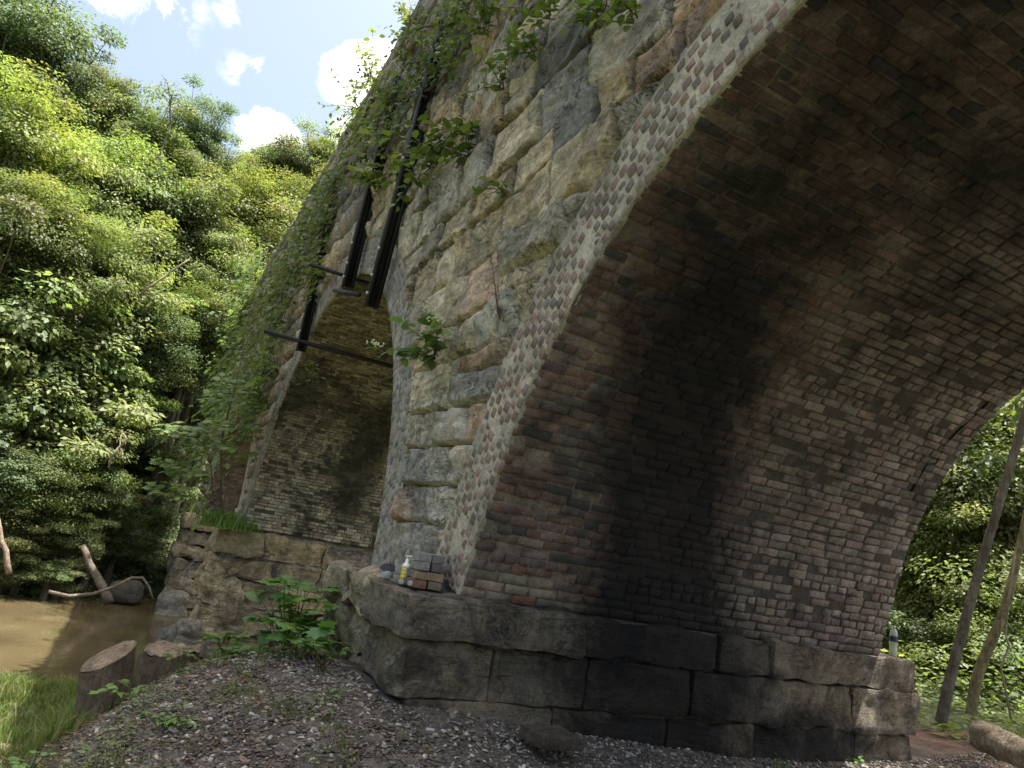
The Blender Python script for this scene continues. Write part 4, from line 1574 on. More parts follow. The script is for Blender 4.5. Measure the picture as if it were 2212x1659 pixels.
HY = ([(.13, .19, .055), (.16, .22, .065), (.10, .155, .045), (.20, .255, .075)], [.35, .3, .2, .15])
WP = [
    ((955, 330), 2.12, 12, .75, .15, 5, 'large-leaved shrub with pale flower heads growing from the upper stones', .25, 1),
    ((1010, 330), 2.12, 8, .6, .14, 5, 'large-leaved shrub beside the flowering one on the upper stones', 0, 2),
    ((880, 370), 2.1, 6, .5, .13, 4, 'small plant hanging beside the nearest steel rail', 0, 3),
    ((940, 770), 2.05, 9, .55, .14, 5, 'leafy plant with pale flowers sprouting low on the first pier', .3, 4),
    ((1092, 420), 2.12, 4, .32, .10, 3, 'few bright leaves sprouting from a joint in the tan stones', 0, 5),
    ((1150, 115), 2.1, 6, .45, .11, 4, 'bright upright sprout near the top of the wall', 0, 6),
    ((1085, 190), 2.1, 6, .5, .10, 4, 'thin leafy sprout left of the bright one near the top', 0, 7),
    ((1300, 30), 2.1, 7, .4, .09, 4, 'leafy tuft at the top edge above the big overhanging stones', 0, 8),
    ((1370, 40), 2.08, 5, .3, .09, 3, 'drooping leaves on the largest stone at the top of the picture', 0, 9),
    ((1050, 60), 2.1, 9, .6, .10, 5, 'leafy plant hanging from the top beside the dark ivy', 0, 10),
    ((1190, 40), 2.1, 7, .5, .09, 4, 'shadowed leafy plant between the top tufts', 0, 11),
    ((820, 400), 2.1, 6, .6, .15, 4, 'plant with white flower heads between the two near rails', .5, 12),
    ((700, 600), 2.05, 7, .8, .16, 4, 'leafy plant growing above the end of the far rail', 0, 13),
    ((690, 820), 2.1, 3, .4, .12, 3, 'sparse sprig on the ring of the middle arch', 0, 14),
    ((600, 800), 2.0, 8, 1.1, .2, 4, 'leafy plant on the narrow pier left of the middle arch', 0, 15),
    ((575, 870), 2.0, 7, 1.0, .2, 4, 'lower leafy plant on the narrow pier left of the middle arch', 0, 16),
]
for (px, py), yf, ns, L, ls, per, lab, fl, sd in WP:
    wall_plant('wall_plant', at_y(px, py, yf), ns, L, ls, per, HY, lab, seed=sd, flowers=fl, tint=.9)
# twigs against the sky at the top edge
wall_plant('wall_plant', at_y(800, 175, 2.1), 8, 1.0, .12, 6, GREENS['yellow'], 'sunlit twigs sticking out against the white cloud', seed=30, hang=-.1, spread=1.0)
wall_plant('wall_plant', at_y(775, 235, 2.1), 7, 1.0, .09, 7, GREENS['deep'], 'dark spiky twigs sticking out over the sky', seed=31, hang=.1, spread=1.0, templ='4')
wall_plant('wall_plant', at_y(885, 60, 2.1), 8, .6, .09, 5, GREENS['yellow'], 'pale leafy sprays on the skyline end of the ivy', seed=32, hang=-.2)
# bare twigs on the pier
a = at_y(1080, 690, 2.12)
mb = MB()
for k in range(5):
    V, F = tube(wander(a, a + np.array([rng.normal(0, .1), -rng.uniform(.05, .2), rng.uniform(.25, .55)]), 5, .06, k), np.linspace(.006, .002, 5), 4, False)
    mb.add(V, F, (.16, .10, .07))
tag(obj('dry_twigs', mb.mesh('dry_twigs', False), M_WOOD), 'bare brown twigs sprouting from the pier stones', 'twigs')


def ground_plant(nm, base, n, hgt, lsize, pal, label, seed, templ='m', spreadr=.3, cat='plant', tint=1.0, per=1, flat=.5):
    global rng
    keep = rng
    rng = np.random.default_rng(700 + seed)
    b_ = np.asarray(base, float)
    e = empty(nm, b_, label, cat)
    sb, lb = MB(), MB()
    for k in range(n):
        a_ = rng.uniform(0, 6.28)
        rr = spreadr * rng.random() ** .6
        tip = b_ + np.array([math.cos(a_) * rr, math.sin(a_) * rr, hgt * rng.uniform(.45, 1.05)])
        pts = wander(b_ + rng.normal(0, .03, 3) * (1, 1, 0), tip, 6, .05 * hgt, k + seed)
        V, F = tube(pts, np.linspace(.006, .0025, 6) * max(1, hgt), 5, False)
        sb.add(V, F, (.10, .12, .04))
        for q in range(per):
            pp_ = pts[-1] if q == 0 else pts[int(rng.integers(2, 5))]
            m_ = 3 if templ == 'm' else 4
            N = m_
            ax = np.stack([np.cos(a_ + np.linspace(-1.1, 1.1, N)), np.sin(a_ + np.linspace(-1.1, 1.1, N)), np.full(N, -.15)], 1) + rng.normal(0, .15, (N, 3))
            nrm = np.array([0, 0, 1.0]) + rng.normal(0, 1 - flat, (N, 3)) * .4
            leaves(lb, pp_ + rng.normal(0, .01, (N, 3)), nrm, ax, lsize * rng.uniform(.7, 1.2, N), *pal, templ=templ, tint=tint * rng.uniform(.85, 1.15))
    obj('stems', sb.mesh('stems', False, b_), M_PLANT, e)
    obj('leaves', lb.mesh('leaves', False, b_), M_PLANT, e)
    rng = keep
    return e


def on_ground(x, y, dz=0.0):
    return np.array([x, y, float(ground(np.array([x]), np.array([y]))[0]) + dz])


BR = ([(.12, .215, .065), (.145, .245, .07), (.10, .18, .06), (.18, .28, .07)], [.35, .3, .2, .15])
ground_plant('leafy_shrub', on_ground(6.85, 1.52), 26, .62, .15, BR, 'leafy shrub with lobed leaves beside the stone base of the near pier', 1, 'm', .42, per=2)
ground_plant('leafy_plant', on_ground(6.2, 1.45), 12, .26, .15, BR, 'low lobed plant in front of the shrub, hugging the pier base', 2, 'm', .22, tint=1.15)
ground_plant('leafy_plant', on_ground(6.6, 1.0), 10, .2, .11, BR, 'small sprawling plant on the gravel crest left of the shrub', 3, 'm', .25)
ground_plant('leafy_plant', on_ground(5.75, 1.55), 10, .2, .09, BR, 'narrow-leaved weed in the shady corner at the foot of the pier base', 4, '8', .15, tint=.8)
ground_plant('leafy_plant', on_ground(6.55, .25), 12, .2, .08, BR, 'weeds growing at the foot of the big stump', 5, '8', .2)
ground_plant('leafy_plant', on_ground(6.6, .65), 9, .18, .07, BR, 'weeds between the two stumps and the gravel crest', 6, '8', .15)
ground_plant('leafy_plant', on_ground(5.3, -.18), 8, .14, .06, BR, 'yellow-green sprigs at the lower left beside the log', 7, '8', .15, tint=1.2)
ground_plant('leafy_plant', on_ground(5.3, .55), 16, .07, .05, BR, 'small bright weed patch on the gravel slope', 8, '8', .18, tint=1.1)
ground_plant('leafy_plant', on_ground(4.58, 5.05), 5, .1, .05, BR, 'tiny weed at the foot of the sooty stone base', 9, '8', .06)
ground_plant('leafy_plant', on_ground(4.62, 6.05), 5, .09, .05, BR, 'tiny pale weed near the right end of the stone base', 10, '8', .06)

# maple sapling and grass tuft on the ledge of the second pier
lb0 = np.array([16.9, 1.85, -.42])
sap = empty('maple_sapling', lb0, 'maple sapling with flat leaf sprays rooted on the middle pier ledge', 'sapling')
sb, lb = MB(), MB()
SP = [((470, 960), 70), ((430, 935), 60), ((400, 930), 45), ((505, 915), 55), ((515, 830), 38), ((385, 1005), 45), ((410, 1020), 35), ((370, 1060), 40), ((500, 860), 50), ((560, 640), 0)]
tk = np.array([lb0, at_x(478, 1090, 16.85), at_x(476, 1010, 16.8), at_x(482, 930, 16.75), at_x(505, 850, 16.7), at_x(528, 745, 16.7)])
V, F = tube(tk, np.linspace(.030, .010, 6), 6, False)
sb.add(V, F, (.12, .10, .07))
tk2 = np.array([lb0 + (0, -.12, 0), at_x(462, 1090, 16.8), at_x(455, 1000, 16.7), at_x(432, 935, 16.6)])
V, F = tube(tk2, np.linspace(.022, .008, 4), 6, False)
sb.add(V, F, (.12, .10, .07))
allp = np.concatenate([tk[1:], tk2[1:]])
for k, ((px, py), rp) in enumerate(SP):
    if rp == 0:
        continue
    c = at_x(px, py, 16.4 - .1 * (k % 4))
    st = allp[np.argmin(((allp - c) ** 2).sum(1) + 10 * np.clip(allp[:, 2] - c[2], 0, None))]
    V, F = tube(wander(st, c, 6, .08, k), np.linspace(.010, .004, 6), 5, False)
    sb.add(V, F, (.12, .10, .07))
    rr = rp * 17 / FPX
    N = int(36 * (rr / .5) ** 1.2) + 12
    a_ = rng.uniform(0, 6.28, N)
    q = rr * np.sqrt(rng.random(N))
    pos = c + np.stack([np.cos(a_) * q, np.sin(a_) * q, rng.normal(0, .05, N) - .25 * q * q + .08 * (rng.integers(0, 3, N) - 1)], 1)
    leaves(lb, pos, np.array([-.35, -.25, 1.0]) + rng.normal(0, .2, (N, 3)), np.stack([np.cos(a_), np.sin(a_), -.3 + 0 * a_], 1) + rng.normal(0, .3, (N, 3)), rng.uniform(.13, .21, N), *HY, templ='m', tint=1.05)
obj('trunk', sb.mesh('trunk', False, lb0), M_WOOD, sap)
obj('leaves', lb.mesh('leaves', False, lb0), M_PLANT, sap)


def tuft(name, c, n, h, w, label, pal, seed, tint=1.0):
    g = np.random.default_rng(seed)
    c = np.asarray(c, float)
    mb = MB()
    for k in range(n):
        a_ = g.uniform(0, 6.28)
        b_ = c + np.array([g.normal(0, w * .4), g.normal(0, w * .3), 0])
        L = h * g.uniform(.5, 1.1)
        dv = np.array([math.cos(a_) * .5, math.sin(a_) * .5, 1.0]) * L
        side = np.array([-math.sin(a_), math.cos(a_), 0]) * .012
        md = b_ + dv * .55
        tp_ = b_ + dv * np.array([1.5, 1.5, .75])
        V = np.array([b_ - side, b_ + side, md + side, md - side, tp_])
        mb.add(V, [np.array([[0, 1, 2, 3]]), np.array([[3, 2, 4]])], np.array(pal[0][int(g.integers(len(pal[0])))]) * tint)
    return tag(obj(name, mb.mesh(name, False), M_GRASS), label, 'grass tuft')


tuft('grass_tuft', (16.75, 1.8, -.42), 260, .55, .8, 'yellow-green tuft spilling over the ledge of the middle pier', BR, 3, 1.25)
tuft('grass_tuft', (16.9, 2.15, -.40), 120, .3, .8, 'short green tuft on the middle pier ledge beside the sapling', BR, 4, .9)
tuft('grass_tuft', on_ground(6.9, 1.05), 40, .16, .2, 'thin grass on the gravel crest in front of the middle pier', BR, 5, .9)

# hanging wire
mb = MB()
pts = [at_x(440, 1185, 16.7), at_x(425, 1205, 16.65), at_x(400, 1232, 16.6), at_x(376, 1252, 16.55)]
V, F = tube(np.array(pts), .009, 5)
mb.add(V, F)
tag(obj('wire', mb.mesh('wire', True), M_WIRE), 'thin grey wire hanging from the ledge of the middle pier', 'wire')


# ------------------------------------------------------------------ stumps, logs, driftwood, rocks
def stump(base, rx, ry, hgt, tilt, label, seed, splint=False):
    b_ = np.asarray(base, float)
    e = empty('tree_stump', b_, label, 'stump')
    g = np.random.default_rng(seed)
    n, rows = 40, 12
    ang = np.linspace(0, 2 * np.pi, n, endpoint=False)
    V = []
    for k in range(rows):
        t = k / (rows - 1)
        fl = 1 + .22 * (1 - t) ** 3
        P = np.stack([np.cos(ang) * rx * fl, np.sin(ang) * ry * fl, np.full(n, -.25 + (hgt + .25) * t)], 1)
        nzv = fbm(np.stack([np.cos(ang) * 2.2 + seed, np.sin(ang) * 2.2, np.full(n, t * .7)], 1), 4, seed) - .5
        fine = fbm(np.stack([np.cos(ang) * 9, np.sin(ang) * 9, np.full(n, t * 1.5)], 1), 3, seed + 3) - .5
        P[:, :2] *= (1 + .28 * nzv + .14 * fine)[:, None]
        P[:, 2] += t * (P[:, 0] * tilt[0] + P[:, 1] * tilt[1])
        P[:, 1] += tilt[1] * -.15 * t
        if splint and k == rows - 1:
            P[:, 2] += .09 * (fbm(np.stack([np.cos(ang) * 2.5, np.sin(ang) * 5, 0 * ang], 1), 3, 7) - .4)
        V.append(P)
    rim = V[-1]
    I = np.arange(n * rows).reshape(rows, n)
    F = np.stack([I[:-1], np.roll(I[:-1], -1, 1), np.roll(I[1:], -1, 1), I[1:]], -1).reshape(-1, 4)
    mb = MB()
    mb.add(np.concatenate(V) + b_, F, (.125, .10, .072))
    obj('bark', mb.mesh('bark', True, b_), M_WOOD, e)
    mb = MB()
    c = rim.mean(0)
    R_, cols, Vt = 7, [], []
    for k in range(R_):
        t = 1 - k / (R_ - 1) * .98
        P = c + (rim - c) * t
        P[:, 2] += .015 * (fbm(P * 14 + seed, 3, seed) - .5) + .004 + (.03 * (vnoise(P * np.array([14, 14, 3]), 4) - .5) if splint else 0)
        Vt.append(P)
        cols.append(np.tile(np.array([.22, .17, .12]) * (1.0 if k % 2 else .85) * (.9 if k == 0 else 1), (n, 1)) * (.75 + .5 * fbm(P * 9, 3, 11))[:, None])
    I = np.arange(n * R_).reshape(R_, n)
    F = np.stack([I[:-1], np.roll(I[:-1], -1, 1), np.roll(I[1:], -1, 1), I[1:]], -1).reshape(-1, 4)
    mb.add(np.concatenate(Vt) + b_, [F, np.array([I[-1]])], np.concatenate(cols))
    obj('cut_face', mb.mesh('cut_face', False, b_), M_WOOD, e)


sb_ = at_dist(228, 1540, 7.15)
stump(sb_, .155, .175, .42, (.30, .62), 'big sawn tree stump with a slanted cut face on the grassy bank', 3)
sb2 = at_dist(352, 1500, 7.5)
stump(sb2, .18, .23, .36, (.15, .12), 'ragged splintered stump behind the big sawn one', 8, True)
mb = MB()
V, F = tube(wander(at_dist(310, 1490, 7.9), at_dist(318, 1415, 7.95), 5, .02, 4), [.10, .10, .09, .085, .08], 10)
mb.add(V, F, (.07, .06, .045))
tag(obj('tree_stump', mb.mesh('tree_stump', True), M_WOOD), 'small dark stump stem squeezed between the two bigger stumps', 'stump')

mb = MB()
V, F = tube(wander(at_dist(-70, 1607, 7.0), at_dist(118, 1625, 6.85), 9, .03, 6), [.035, .04, .042, .042, .042, .04, .04, .035, .03], 10)
mb.add(V, F, (.2, .16, .11))
tag(obj('fallen_log', mb.mesh('fallen_log', True), M_WOOD), 'thin fallen log lying in the grass at the lower left', 'log')
lp = np.array([4.15, 8.45, 0]);
lp[2] = float(ground(lp[:1], lp[1:2])[0])
l0, l1 = at_dist(2120, 1590, 9.0), at_dist(2290, 1655, 8.3)
mb = MB()
V, F = tube(wander(l0, l1, 40, .05, 9), .13, 26)
lc = (l0 + l1) / 2
V = V + (V - (l0 + np.clip((V - l0) @ (l1 - l0) / ((l1 - l0) @ (l1 - l0)), 0, 1)[:, None] * (l1 - l0))) * (.9 * (fbm(V * np.array([3.5, 3.5, 9]), 4, 6) - .5))[:, None]
mb.add(V, F, np.array([.30, .25, .185]) * (.45 + 1.1 * fbm(V * np.array([6, 6, 14]), 4, 8))[:, None])
tag(obj('fallen_log', mb.mesh('fallen_log', True), M_WOOD), 'pale sunlit log lying on the ground behind the bridge', 'log')

mb = MB()
pts = np.array([at_dist(px, py, 26.0) for px, py in ((105, 1278), (150, 1288), (200, 1283), (245, 1268), (285, 1248), (308, 1248), (322, 1268), (330, 1294))])
V, F = tube(pts, [.055, .055, .05, .045, .045, .04, .035, .025], 8)
mb.add(V, F, (.16, .135, .10))
tag(obj('driftwood', mb.mesh('driftwood', True), M_WOOD), 'long bent driftwood branch arching over the creek edge', 'driftwood')
mb = MB()
V, F = tube(wander(at_dist(180, 1180, 26.6), at_dist(236, 1302, 26.0), 8, .1, 12), np.linspace(.09, .15, 8), 8)
mb.add(V, F, (.12, .10, .075))
tag(obj('fallen_snag', mb.mesh('fallen_snag', True), M_WOOD), 'leaning dead trunk broken off at the waterline', 'dead trunk')
mb = MB()
V, F = tube(wander(at_dist(-5, 1120, 24.5), at_dist(20, 1240, 24.3), 6, .1, 14), np.linspace(.06, .08, 6), 8)
mb.add(V, F, (.2, .15, .11))
tag(obj('fallen_snag', mb.mesh('fallen_snag', True), M_WOOD), 'short reddish dead trunk at the left edge of the bank', 'dead trunk')
for k, (a_, b_, r0) in enumerate((((345, 760), (350, 650), .02), ((470, 800), (490, 765), .07), ((300, 640), (410, 560), .05), ((235, 1010), (262, 940), .03), ((260, 990), (265, 935), .025))):
    if k == 1:
        nm, lb_ = 'broken_branch', 'broken pale branch hanging in the dark hollow by the bridge'
    elif k == 0:
        continue
    elif k == 2:
        nm, lb_ = 'bare_branch', 'bare grey branch crossing the middle of the hillside'
    else:
        nm, lb_ = 'dead_vine', ('left' if k == 3 else 'right') + ' one of two dead vines dangling below the bright big leaves'
    mb = MB()
    D = 31 if k == 1 else (30 if k == 2 else 22.3)
    V, F = tube(wander(at_dist(*a_, D), at_dist(*b_, D), 7, .25, k), np.linspace(r0, r0 * .5, 7), 6)
    mb.add(V, F, (.3, .24, .17))
    tag(obj(nm, mb.mesh(nm, True), M_WOOD), lb_, 'branch')


def boulder(px, py, D, w, h, label, seed, col=(.2, .185, .15), sink=.3):
    c = at_dist(px, py, D)
    mb = MB()
    rock(mb, c[0] - w / 2, c[0] + w / 2, c[1] - w / 2, c[1] + w / 2, c[2] - h * sink - h / 2, c[2] + h / 2, res=max(.03, w / 14), rad=min(w, h) * .4, amp=min(w, h) * .17, col=col, seed=seed, strata=1.0, freq=2.2 / max(w, .4))
    tag(obj('boulder', mb.mesh('boulder', True), M_ROCK), label, 'boulder')


boulder(372, 1392, 13.8, .6, .55, 'grey boulder piled against the foot of the middle pier, the upper one', 201, (.17, .16, .13))
boulder(345, 1428, 12.6, .5, .36, 'grey boulder lower down below the middle pier, near the stumps', 202, (.2, .185, .15))
boulder(400, 1395, 13.6, .45, .8, 'craggy boulder tight against the corner of the middle pier', 203, (.22, .20, .15))
boulder(368, 1310, 27, 1.0, 1.0, 'pale blocky rock at the foot of the far pier in the water', 204, (.25, .23, .18))
boulder(275, 1272, 28, 1.0, .5, 'dark rock under the arching driftwood', 205, (.10, .09, .07))
boulder(1192, 1590, 5.25, .32, .07, 'low brown earth-covered rock in the gravel at the foot of the stone base', 208, (.10, .085, .065))

# orange dead leaves and a stray slate on the gravel
for k, (px, py, D, s, cl, lab) in enumerate((
        (520, 1500, 5.9, .075, (.3, .13, .06), 'curled orange dead leaf on the slope below the gravel crest'),
        (600, 1545, 5.5, .06, (.28, .12, .06), 'orange dead leaf in the middle of the gravel slope'),
        (555, 1568, 5.4, .07, (.32, .15, .07), 'orange dead leaf lowest on the gravel slope'),
        (395, 1525, 6.2, .06, (.28, .12, .06), 'orange dead leaf next to the stumps'),
        (705, 1596, 5.1, .085, (.30, .2, .11), 'tan wood chip lying on the gravel'))):
    c = at_dist(px, py, D)
    c[2] = float(ground(c[:1], c[1:2])[0]) + .035
    mb = MB()
    leaves(mb, c[None], np.array([[.1, .2, 1.0]]), rng.normal(0, 1, (1, 3)), np.array([s]), [cl], [1.0], templ='m' if k < 4 else '8')
    tag(obj('dead_leaf' if k < 4 else 'wood_chip', mb.mesh('dead_leaf'), M_GRASS), lab, 'leaf' if k < 4 else 'wood chip')

# ------------------------------------------------------------------ things on the ledge
LZ = -.322


def loose_brick(cx, cy, cz, rot, col, label, dims=(.10, .205, .060)):
    mb = MB()
    lx, ly, lz = dims
    rock(mb, -lx / 2, lx / 2, -ly / 2, ly / 2, 0, lz, res=.014, rad=.006, amp=.006, col=col, seed=int(rng.integers(1, 999)), strata=.2, freq=14)
    o = obj('loose_brick', mb.mesh('loose_brick', True), M_LOOSE)
    o.location = (cx, -cy, cz)
    o.rotation_euler = (0, 0, -rot)
    return tag(o, label, 'brick', 'loose bricks stacked on the ledge')


GRY, TAN, RED, DRK = (.25, .24, .225), (.27, .205, .125), (.21, .105, .075), (.13, .125, .12)
h = .0625
bx, by = 5.10, 2.005
TH = R(6)


def bp_(dx, dy):
    return bx + dx * math.cos(TH) - dy * math.sin(TH), by + dx * math.sin(TH) + dy * math.cos(TH)


PI2 = math.pi / 2
BK = [
    (.10, -.055, 0, PI2, RED, 'red brick at the front bottom of the stack on the ledge'),
    (.10, .058, 0, PI2, (.2, .165, .11), 'brown-grey brick at the bottom of the stack beside the ring'),
    (.045, .01, 1, .04, TAN, 'tan brick lying crosswise in the second layer of the stack'),
    (.15, .01, 1, .0, (.2, .18, .14), 'dusty brick behind the tan one in the second layer'),
    (.09, -.05, 2, PI2 + .05, GRY, 'grey brick end-on in the third layer, left'),
    (.10, .062, 2, PI2, DRK, 'dark grey brick end-on in the third layer, right'),
    (.115, -.045, 3, PI2 + .03, GRY, 'pale-topped grey brick on top of the stack, left'),
    (.125, .056, 3, PI2 - .06, (.2, .195, .18), 'grey brick on top of the stack, right'),
    (.30, -.10, 0, PI2 - .2, (.24, .22, .18), 'weathered brick behind the bottle at the foot of the stack'),
    (.30, -.095, 1, PI2 - .25, (.25, .25, .24), 'pale grey brick jutting left behind the bottle'),
    (.31, -.04, 2, PI2, (.32, .28, .19), 'mortar-crusted brick at the back of the stack'),
]
for dx, dy, lv, rt, cl, lab in BK:
    x, y = bp_(dx, dy)
    loose_brick(x, y, LZ + lv * h, rt + TH, cl, lab)

# lotion bottle
c = np.array([5.36, 1.915, LZ])
e = empty('lotion_bottle', c, 'pump bottle with a yellow label in front of the stacked bricks', 'bottle')
V, F = lathe([(0, 0), (.034, 0), (.038, .006), (.038, .125), (.034, .14), (.02, .152), (.012, .156), (0, .156)], 24, 1.0, .72)
mb = MB()
mb.add(V, F)
obj('body', mb.mesh('body', True), M_LOTION, e)
V, F = lathe([(.0386, .022), (.0388, .024), (.0388, .118), (.0386, .12)], 24, 1.0, .72)
mb = MB()
mb.add(V, F)
lab_ = obj('wrap_label', mb.mesh('wrap_label', True), M_YELLOW, e)
mb = MB()
for k in range(9):
    a_ = R(-150 + (k % 3) * 32)
    z0 = .04 + .025 * (k // 3)
    p0 = np.array([math.cos(a_) * .0393, math.sin(a_) * .0393 * .72, z0])
    t_ = np.array([-math.sin(a_), math.cos(a_) * .72, 0]) * .004
    V = np.array([p0 - t_, p0 + t_, p0 + t_ + (0, 0, .014), p0 - t_ + (0, 0, .014)])
    mb.add(V, np.array([[0, 1, 2, 3]]))
obj('printed_mark', mb.mesh('printed_mark'), M_PRINT, lab_)
V, F = lathe([(0, .1), (.0365, .12), (.0395, .1215), (.0375, .132), (.035, .141), (.021, .1535), (.0165, .157), (.0165, .178), (.008, .18), (.007, .196), (.013, .197), (.013, .207), (0, .208)], 24, 1.0, .78)
mb = MB()
mb.add(V, F)
V, F = tube([(0, 0, .203), (.0, .03, .2035), (.0, .045, .196)], [.006, .0055, .0045], 8)
mb.add(V, F)
obj('pump', mb.mesh('pump', True), M_WHITE, e)

# cap
c = np.array([5.95, 1.99, LZ])
e = empty('cap', c, 'dark grey cloth cap lying on the ledge beside the goggles', 'cap')
pr = [(.098 * math.cos(t) ** .7, .005 + .095 * math.sin(t)) for t in np.linspace(0, PI2 - .02, 9)]
V, F = lathe(pr, 28, 1.05, .95)
V[:, 2] *= 1 + .12 * np.sin(V[:, 0] * 30)
mb = MB()
mb.add(V, F)
obj('dome', mb.mesh('dome', True), M_CLOTH, e)
ang = np.linspace(R(-155), R(-25), 14)
inn = np.stack([np.cos(ang) * .095, np.sin(ang) * .09, np.full(14, .012)], 1)
mid_ = inn + np.stack([np.cos(ang) * .02, np.sin(ang) * .05 - .01, np.full(14, .004)], 1)
ou = inn + np.stack([np.cos(ang) * .03 * 0, -.075 * np.sin((ang + R(155)) / R(130) * np.pi), np.full(14, -.006)], 1)
I = np.arange(42).reshape(3, 14)
F = np.concatenate([np.stack([I[k][:-1], I[k][1:], I[k + 1][1:], I[k + 1][:-1]], -1) for k in range(2)])
Vv = np.concatenate([inn, mid_, ou])
mb = MB()
mb.add(np.concatenate([Vv, Vv + (0, 0, .006)]), [F, F[:, ::-1] + 42])
obj('visor', mb.mesh('visor', True), M_BLACK, e)

# goggles
c = np.array([5.68, 1.93, LZ])
e = empty('goggles', c, 'grey goggles with a round clear lens in front of the cap', 'goggles')
mb = MB()
t = np.linspace(0, 2 * np.pi, 30)
pts = np.stack([.035 * np.sin(t), .085 * np.cos(t), .032 + .006 * np.sin(3 * t)], 1)
I = []
V = np.concatenate([pts + (0, 0, -.022), pts + (0, 0, .022)])
F = np.array([[k, k + 1, k + 31, k + 30] for k in range(29)])
mb.add(V, F)
mb.add(V * (.95, .97, 1) + (0, 0, .001), F[:, ::-1])
obj('strap', mb.mesh('strap', True), M_GREYP, e)
for sgn in (-1, 1):
    V, F = lathe([(.031, 0), (.034, .004), (.034, .016), (.028, .018)], 20)
    V = V[:, [2, 1, 0]] * (-1, 1, .9) + (-.037, sgn * .033 - .02, .033)
    mb = MB()
    mb.add(V, F)
    lr = obj('lens_rim', mb.mesh('lens_rim', True), M_GREYP if sgn < 0 else M_BLACK, e)
    V, F = lathe([(.029, 0), (.018, .006), (.001, .008)], 20)
    V = V[:, [2, 1, 0]] * (-1, 1, .9) + (-.052, sgn * .033 - .02, .033)
    mb = MB()
    mb.add(V, F)
    obj('lens', mb.mesh('lens', True), M_CLEAR, lr)

# spectacles
c = np.array([5.12, 1.845, LZ + .004])
e = empty('spectacles', c, 'black rimmed spectacles lying folded in front of the bricks', 'spectacles')
mb = MB()
for sgn in (-1, 1):
    t = np.linspace(0, 2 * np.pi, 22)
    P = np.stack([-.003 + .004 * np.sin(t), sgn * .034 + .026 * np.cos(t), .024 + .021 * np.sin(t)], 1)
    V, F = tube(P, .0022, 6, False)
    mb.add(V, F)
V, F = tube([(-.003, -.009, .03), (-.006, 0, .033), (-.003, .009, .03)], .002, 6)
mb.add(V, F)
obj('frame', mb.mesh('frame', True), M_BLACK, e)
for sgn in (-1, 1):
    mb = MB()
    V, F = tube([(0, sgn * .062, .03), (.06, sgn * .03, .018), (.085, -sgn * .03, .008), (.08, -sgn * .07, .003)], .0022, 6)
    mb.add(V, F)
    obj('temple_arm', mb.mesh('temple_arm', True), M_BLACK, e)
    t = np.linspace(0, 2 * np.pi, 16, endpoint=False)
    P = np.stack([-.003 + 0 * t, sgn * .034 + .025 * np.cos(t), .024 + .020 * np.sin(t)], 1)
    mb = MB()
    mb.add(P, np.array([np.arange(16)]))
    obj('lens', mb.mesh('lens'), M_CLEAR, e)

mb = MB()
V, F = lathe([(0, 0), (.014, .004), (.02, .018), (.018, .032), (.009, .041), (0, .043)], 14, 1.0, .85)
V = V + .003 * (fbm(V * 60, 2, 5) - .5)[:, None]
mb.add(V, F, (.6, .58, .54))
o = obj('pebble', mb.mesh('pebble', True), M_LOOSE)
o.location = (5.155, -1.905, LZ)
tag(o, 'white rounded pebble tucked against the red brick', 'pebble')

# water bottle at the far end of the plinth
c = np.array([4.97, 6.93, -.322])
e = empty('water_bottle', c, 'clear plastic bottle standing at the far right end of the stone base', 'bottle')
V, F = lathe([(0, .002), (.034, 0), (.039, .012), (.039, .05), (.036, .075), (.0345, .1), (.038, .13), (.039, .15), (.039, .2), (.037, .225), (.028, .255), (.014, .272), (.0135, .283)], 24)
mb = MB()
mb.add(V, F)
obj('body', mb.mesh('body', True), M_CLEAR, e)
V, F = lathe([(0, .004), (.033, .003), (.0375, .013), (.0375, .05), (.0345, .075), (.0335, .09), (0, .09)], 20)
mb = MB()
mb.add(V, F)
obj('drink', mb.mesh('drink', True), M_DRINK, e)
V, F = lathe([(.0395, .148), (.0398, .15), (.0398, .198), (.0395, .2)], 24)
mb = MB()
mb.add(V, F)
obj('wrap_label', mb.mesh('wrap_label', True), M_NAVY, e)
V, F = lathe([(.0, .298), (.0145, .297), (.0155, .294), (.0155, .281), (.0, .281)][::-1], 18)
mb = MB()
mb.add(V, F)
obj('lid', mb.mesh('lid', True), M_WHITE, e)

# ------------------------------------------------------------------ light
sd = np.array([-.10, .235, 1.0]) * FLIP            # towards the sun
sd /= np.linalg.norm(sd)
EL = math.asin(sd[2])
AZ = math.atan2(sd[0], sd[1])                       # clockwise from +Y
sun_d = bpy.data.lights.new('sun', 'SUN')
sun_d.energy = 4.1
sun_d.angle = R(.53)
sun_d.color = (1.0, .97, .91)
sun = bpy.data.objects.new('sun', sun_d)
COL.objects.link(sun)
sun.rotation_euler = Vector(tuple(sd)).to_track_quat('Z', 'Y').to_euler()
sun.location = (0, 0, 40)

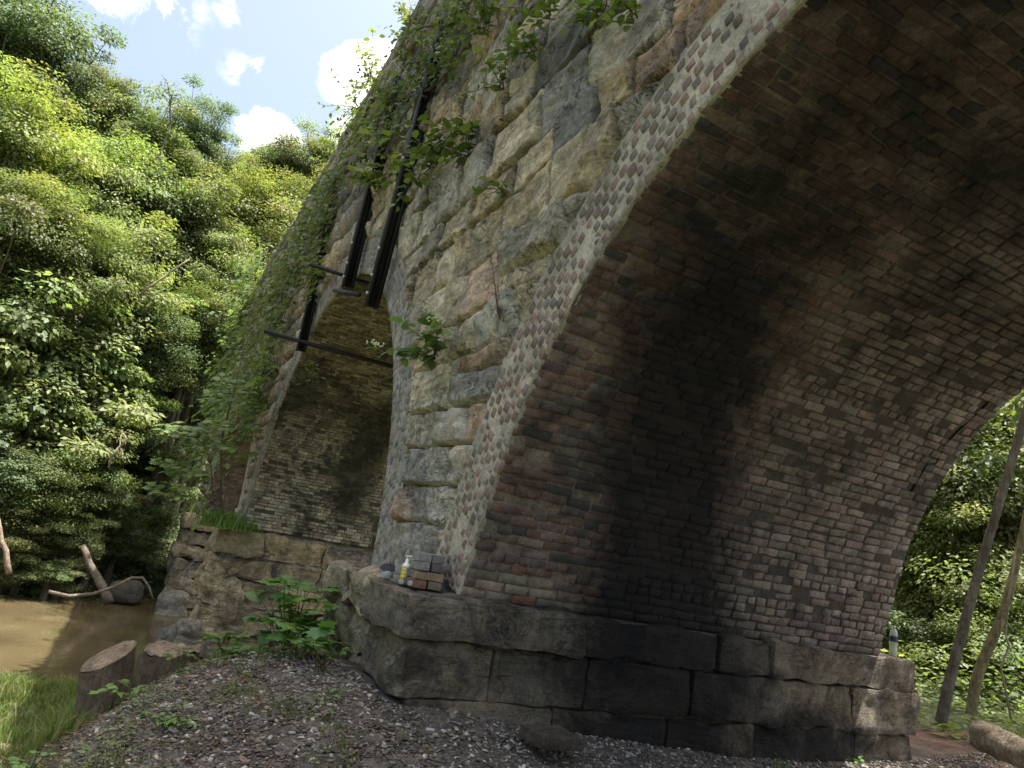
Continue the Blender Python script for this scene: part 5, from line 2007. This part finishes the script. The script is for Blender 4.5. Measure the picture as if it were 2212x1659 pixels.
w = bpy.data.worlds.new('World')
SC.world = w
w.use_nodes = True
nt = w.node_tree
nt.nodes.clear()
b = NB(nt)
out = b.n('ShaderNodeOutputWorld')
bg = b.n('ShaderNodeBackground')
bg.inputs['Strength'].default_value = .15
sky = b.n('ShaderNodeTexSky', sky_type='NISHITA')
sky.sun_disc = False
sky.sun_elevation = EL
sky.sun_rotation = AZ
sky.air_density = 1.0
sky.dust_density = 6.0
sky.ozone_density = 1.0
tc = b.n('ShaderNodeTexCoord').outputs['Generated']
nz1 = b.noise(tc, 15.0, 9, .66, .6)
nz2 = b.noise(tc, 26.0, 6, .6)
tot = None
for px, py, rad, dens in ((768, 165, .042, 1.0), (805, 135, .035, .9), (742, 288, .026, .9), (572, 302, .036, 1.0), (612, 305, .026, .9), (540, 312, .02, .8), (515, 150, .022, .24), (560, 146, .018, .26), (497, 8, .02, .34), (508, 40, .016, .28), (230, -8, .05, .26), (160, -12, .05, .24), (320, -22, .06, .34)):
    d = at_dist(px, py, 1.0) * FLIP
    dp = b.n('ShaderNodeVectorMath', operation='DISTANCE')
    b.l(tc, dp.inputs[0])
    dp.inputs[1].default_value = tuple(d)
    k = b.math('SUBTRACT', 1.0, b.math('DIVIDE', dp.outputs['Value'], rad))
    k = b.math('MULTIPLY', b.math('MAXIMUM', b.math('ADD', k, .25), 0.0), dens)
    tot = k if tot is None else b.math('MAXIMUM', tot, k)
nsum = b.math('ADD', b.math('MULTIPLY', nz1, .75), b.math('MULTIPLY', nz2, .25))
cf = b.math('ADD', tot, b.math('MULTIPLY', b.math('SUBTRACT', nsum, .5), 3.0))
cf = b.math('MULTIPLY', b.ramp(cf, [(.22, 0), (.48, .6), (.9, 1)]), b.ramp(tot, [(.0, 0), (.3, 1)]))
skt = b.mix(1.0, sky.outputs['Color'], (.80, .78, .73), 'MULTIPLY')
skc = b.mix(cf, skt, (4.6, 4.5, 4.4))
b.l(skc, bg.inputs['Color'])
b.l(bg.outputs[0], out.inputs['Surface'])

SC.view_settings.view_transform = 'Standard'
SC.view_settings.look = 'None'
SC.view_settings.exposure = 1.7
SC.view_settings.gamma = 1.0
SC.cycles.max_bounces = 8
SC.cycles.diffuse_bounces = 4
SC.cycles.transparent_max_bounces = 12
SC.cycles.use_denoising = True
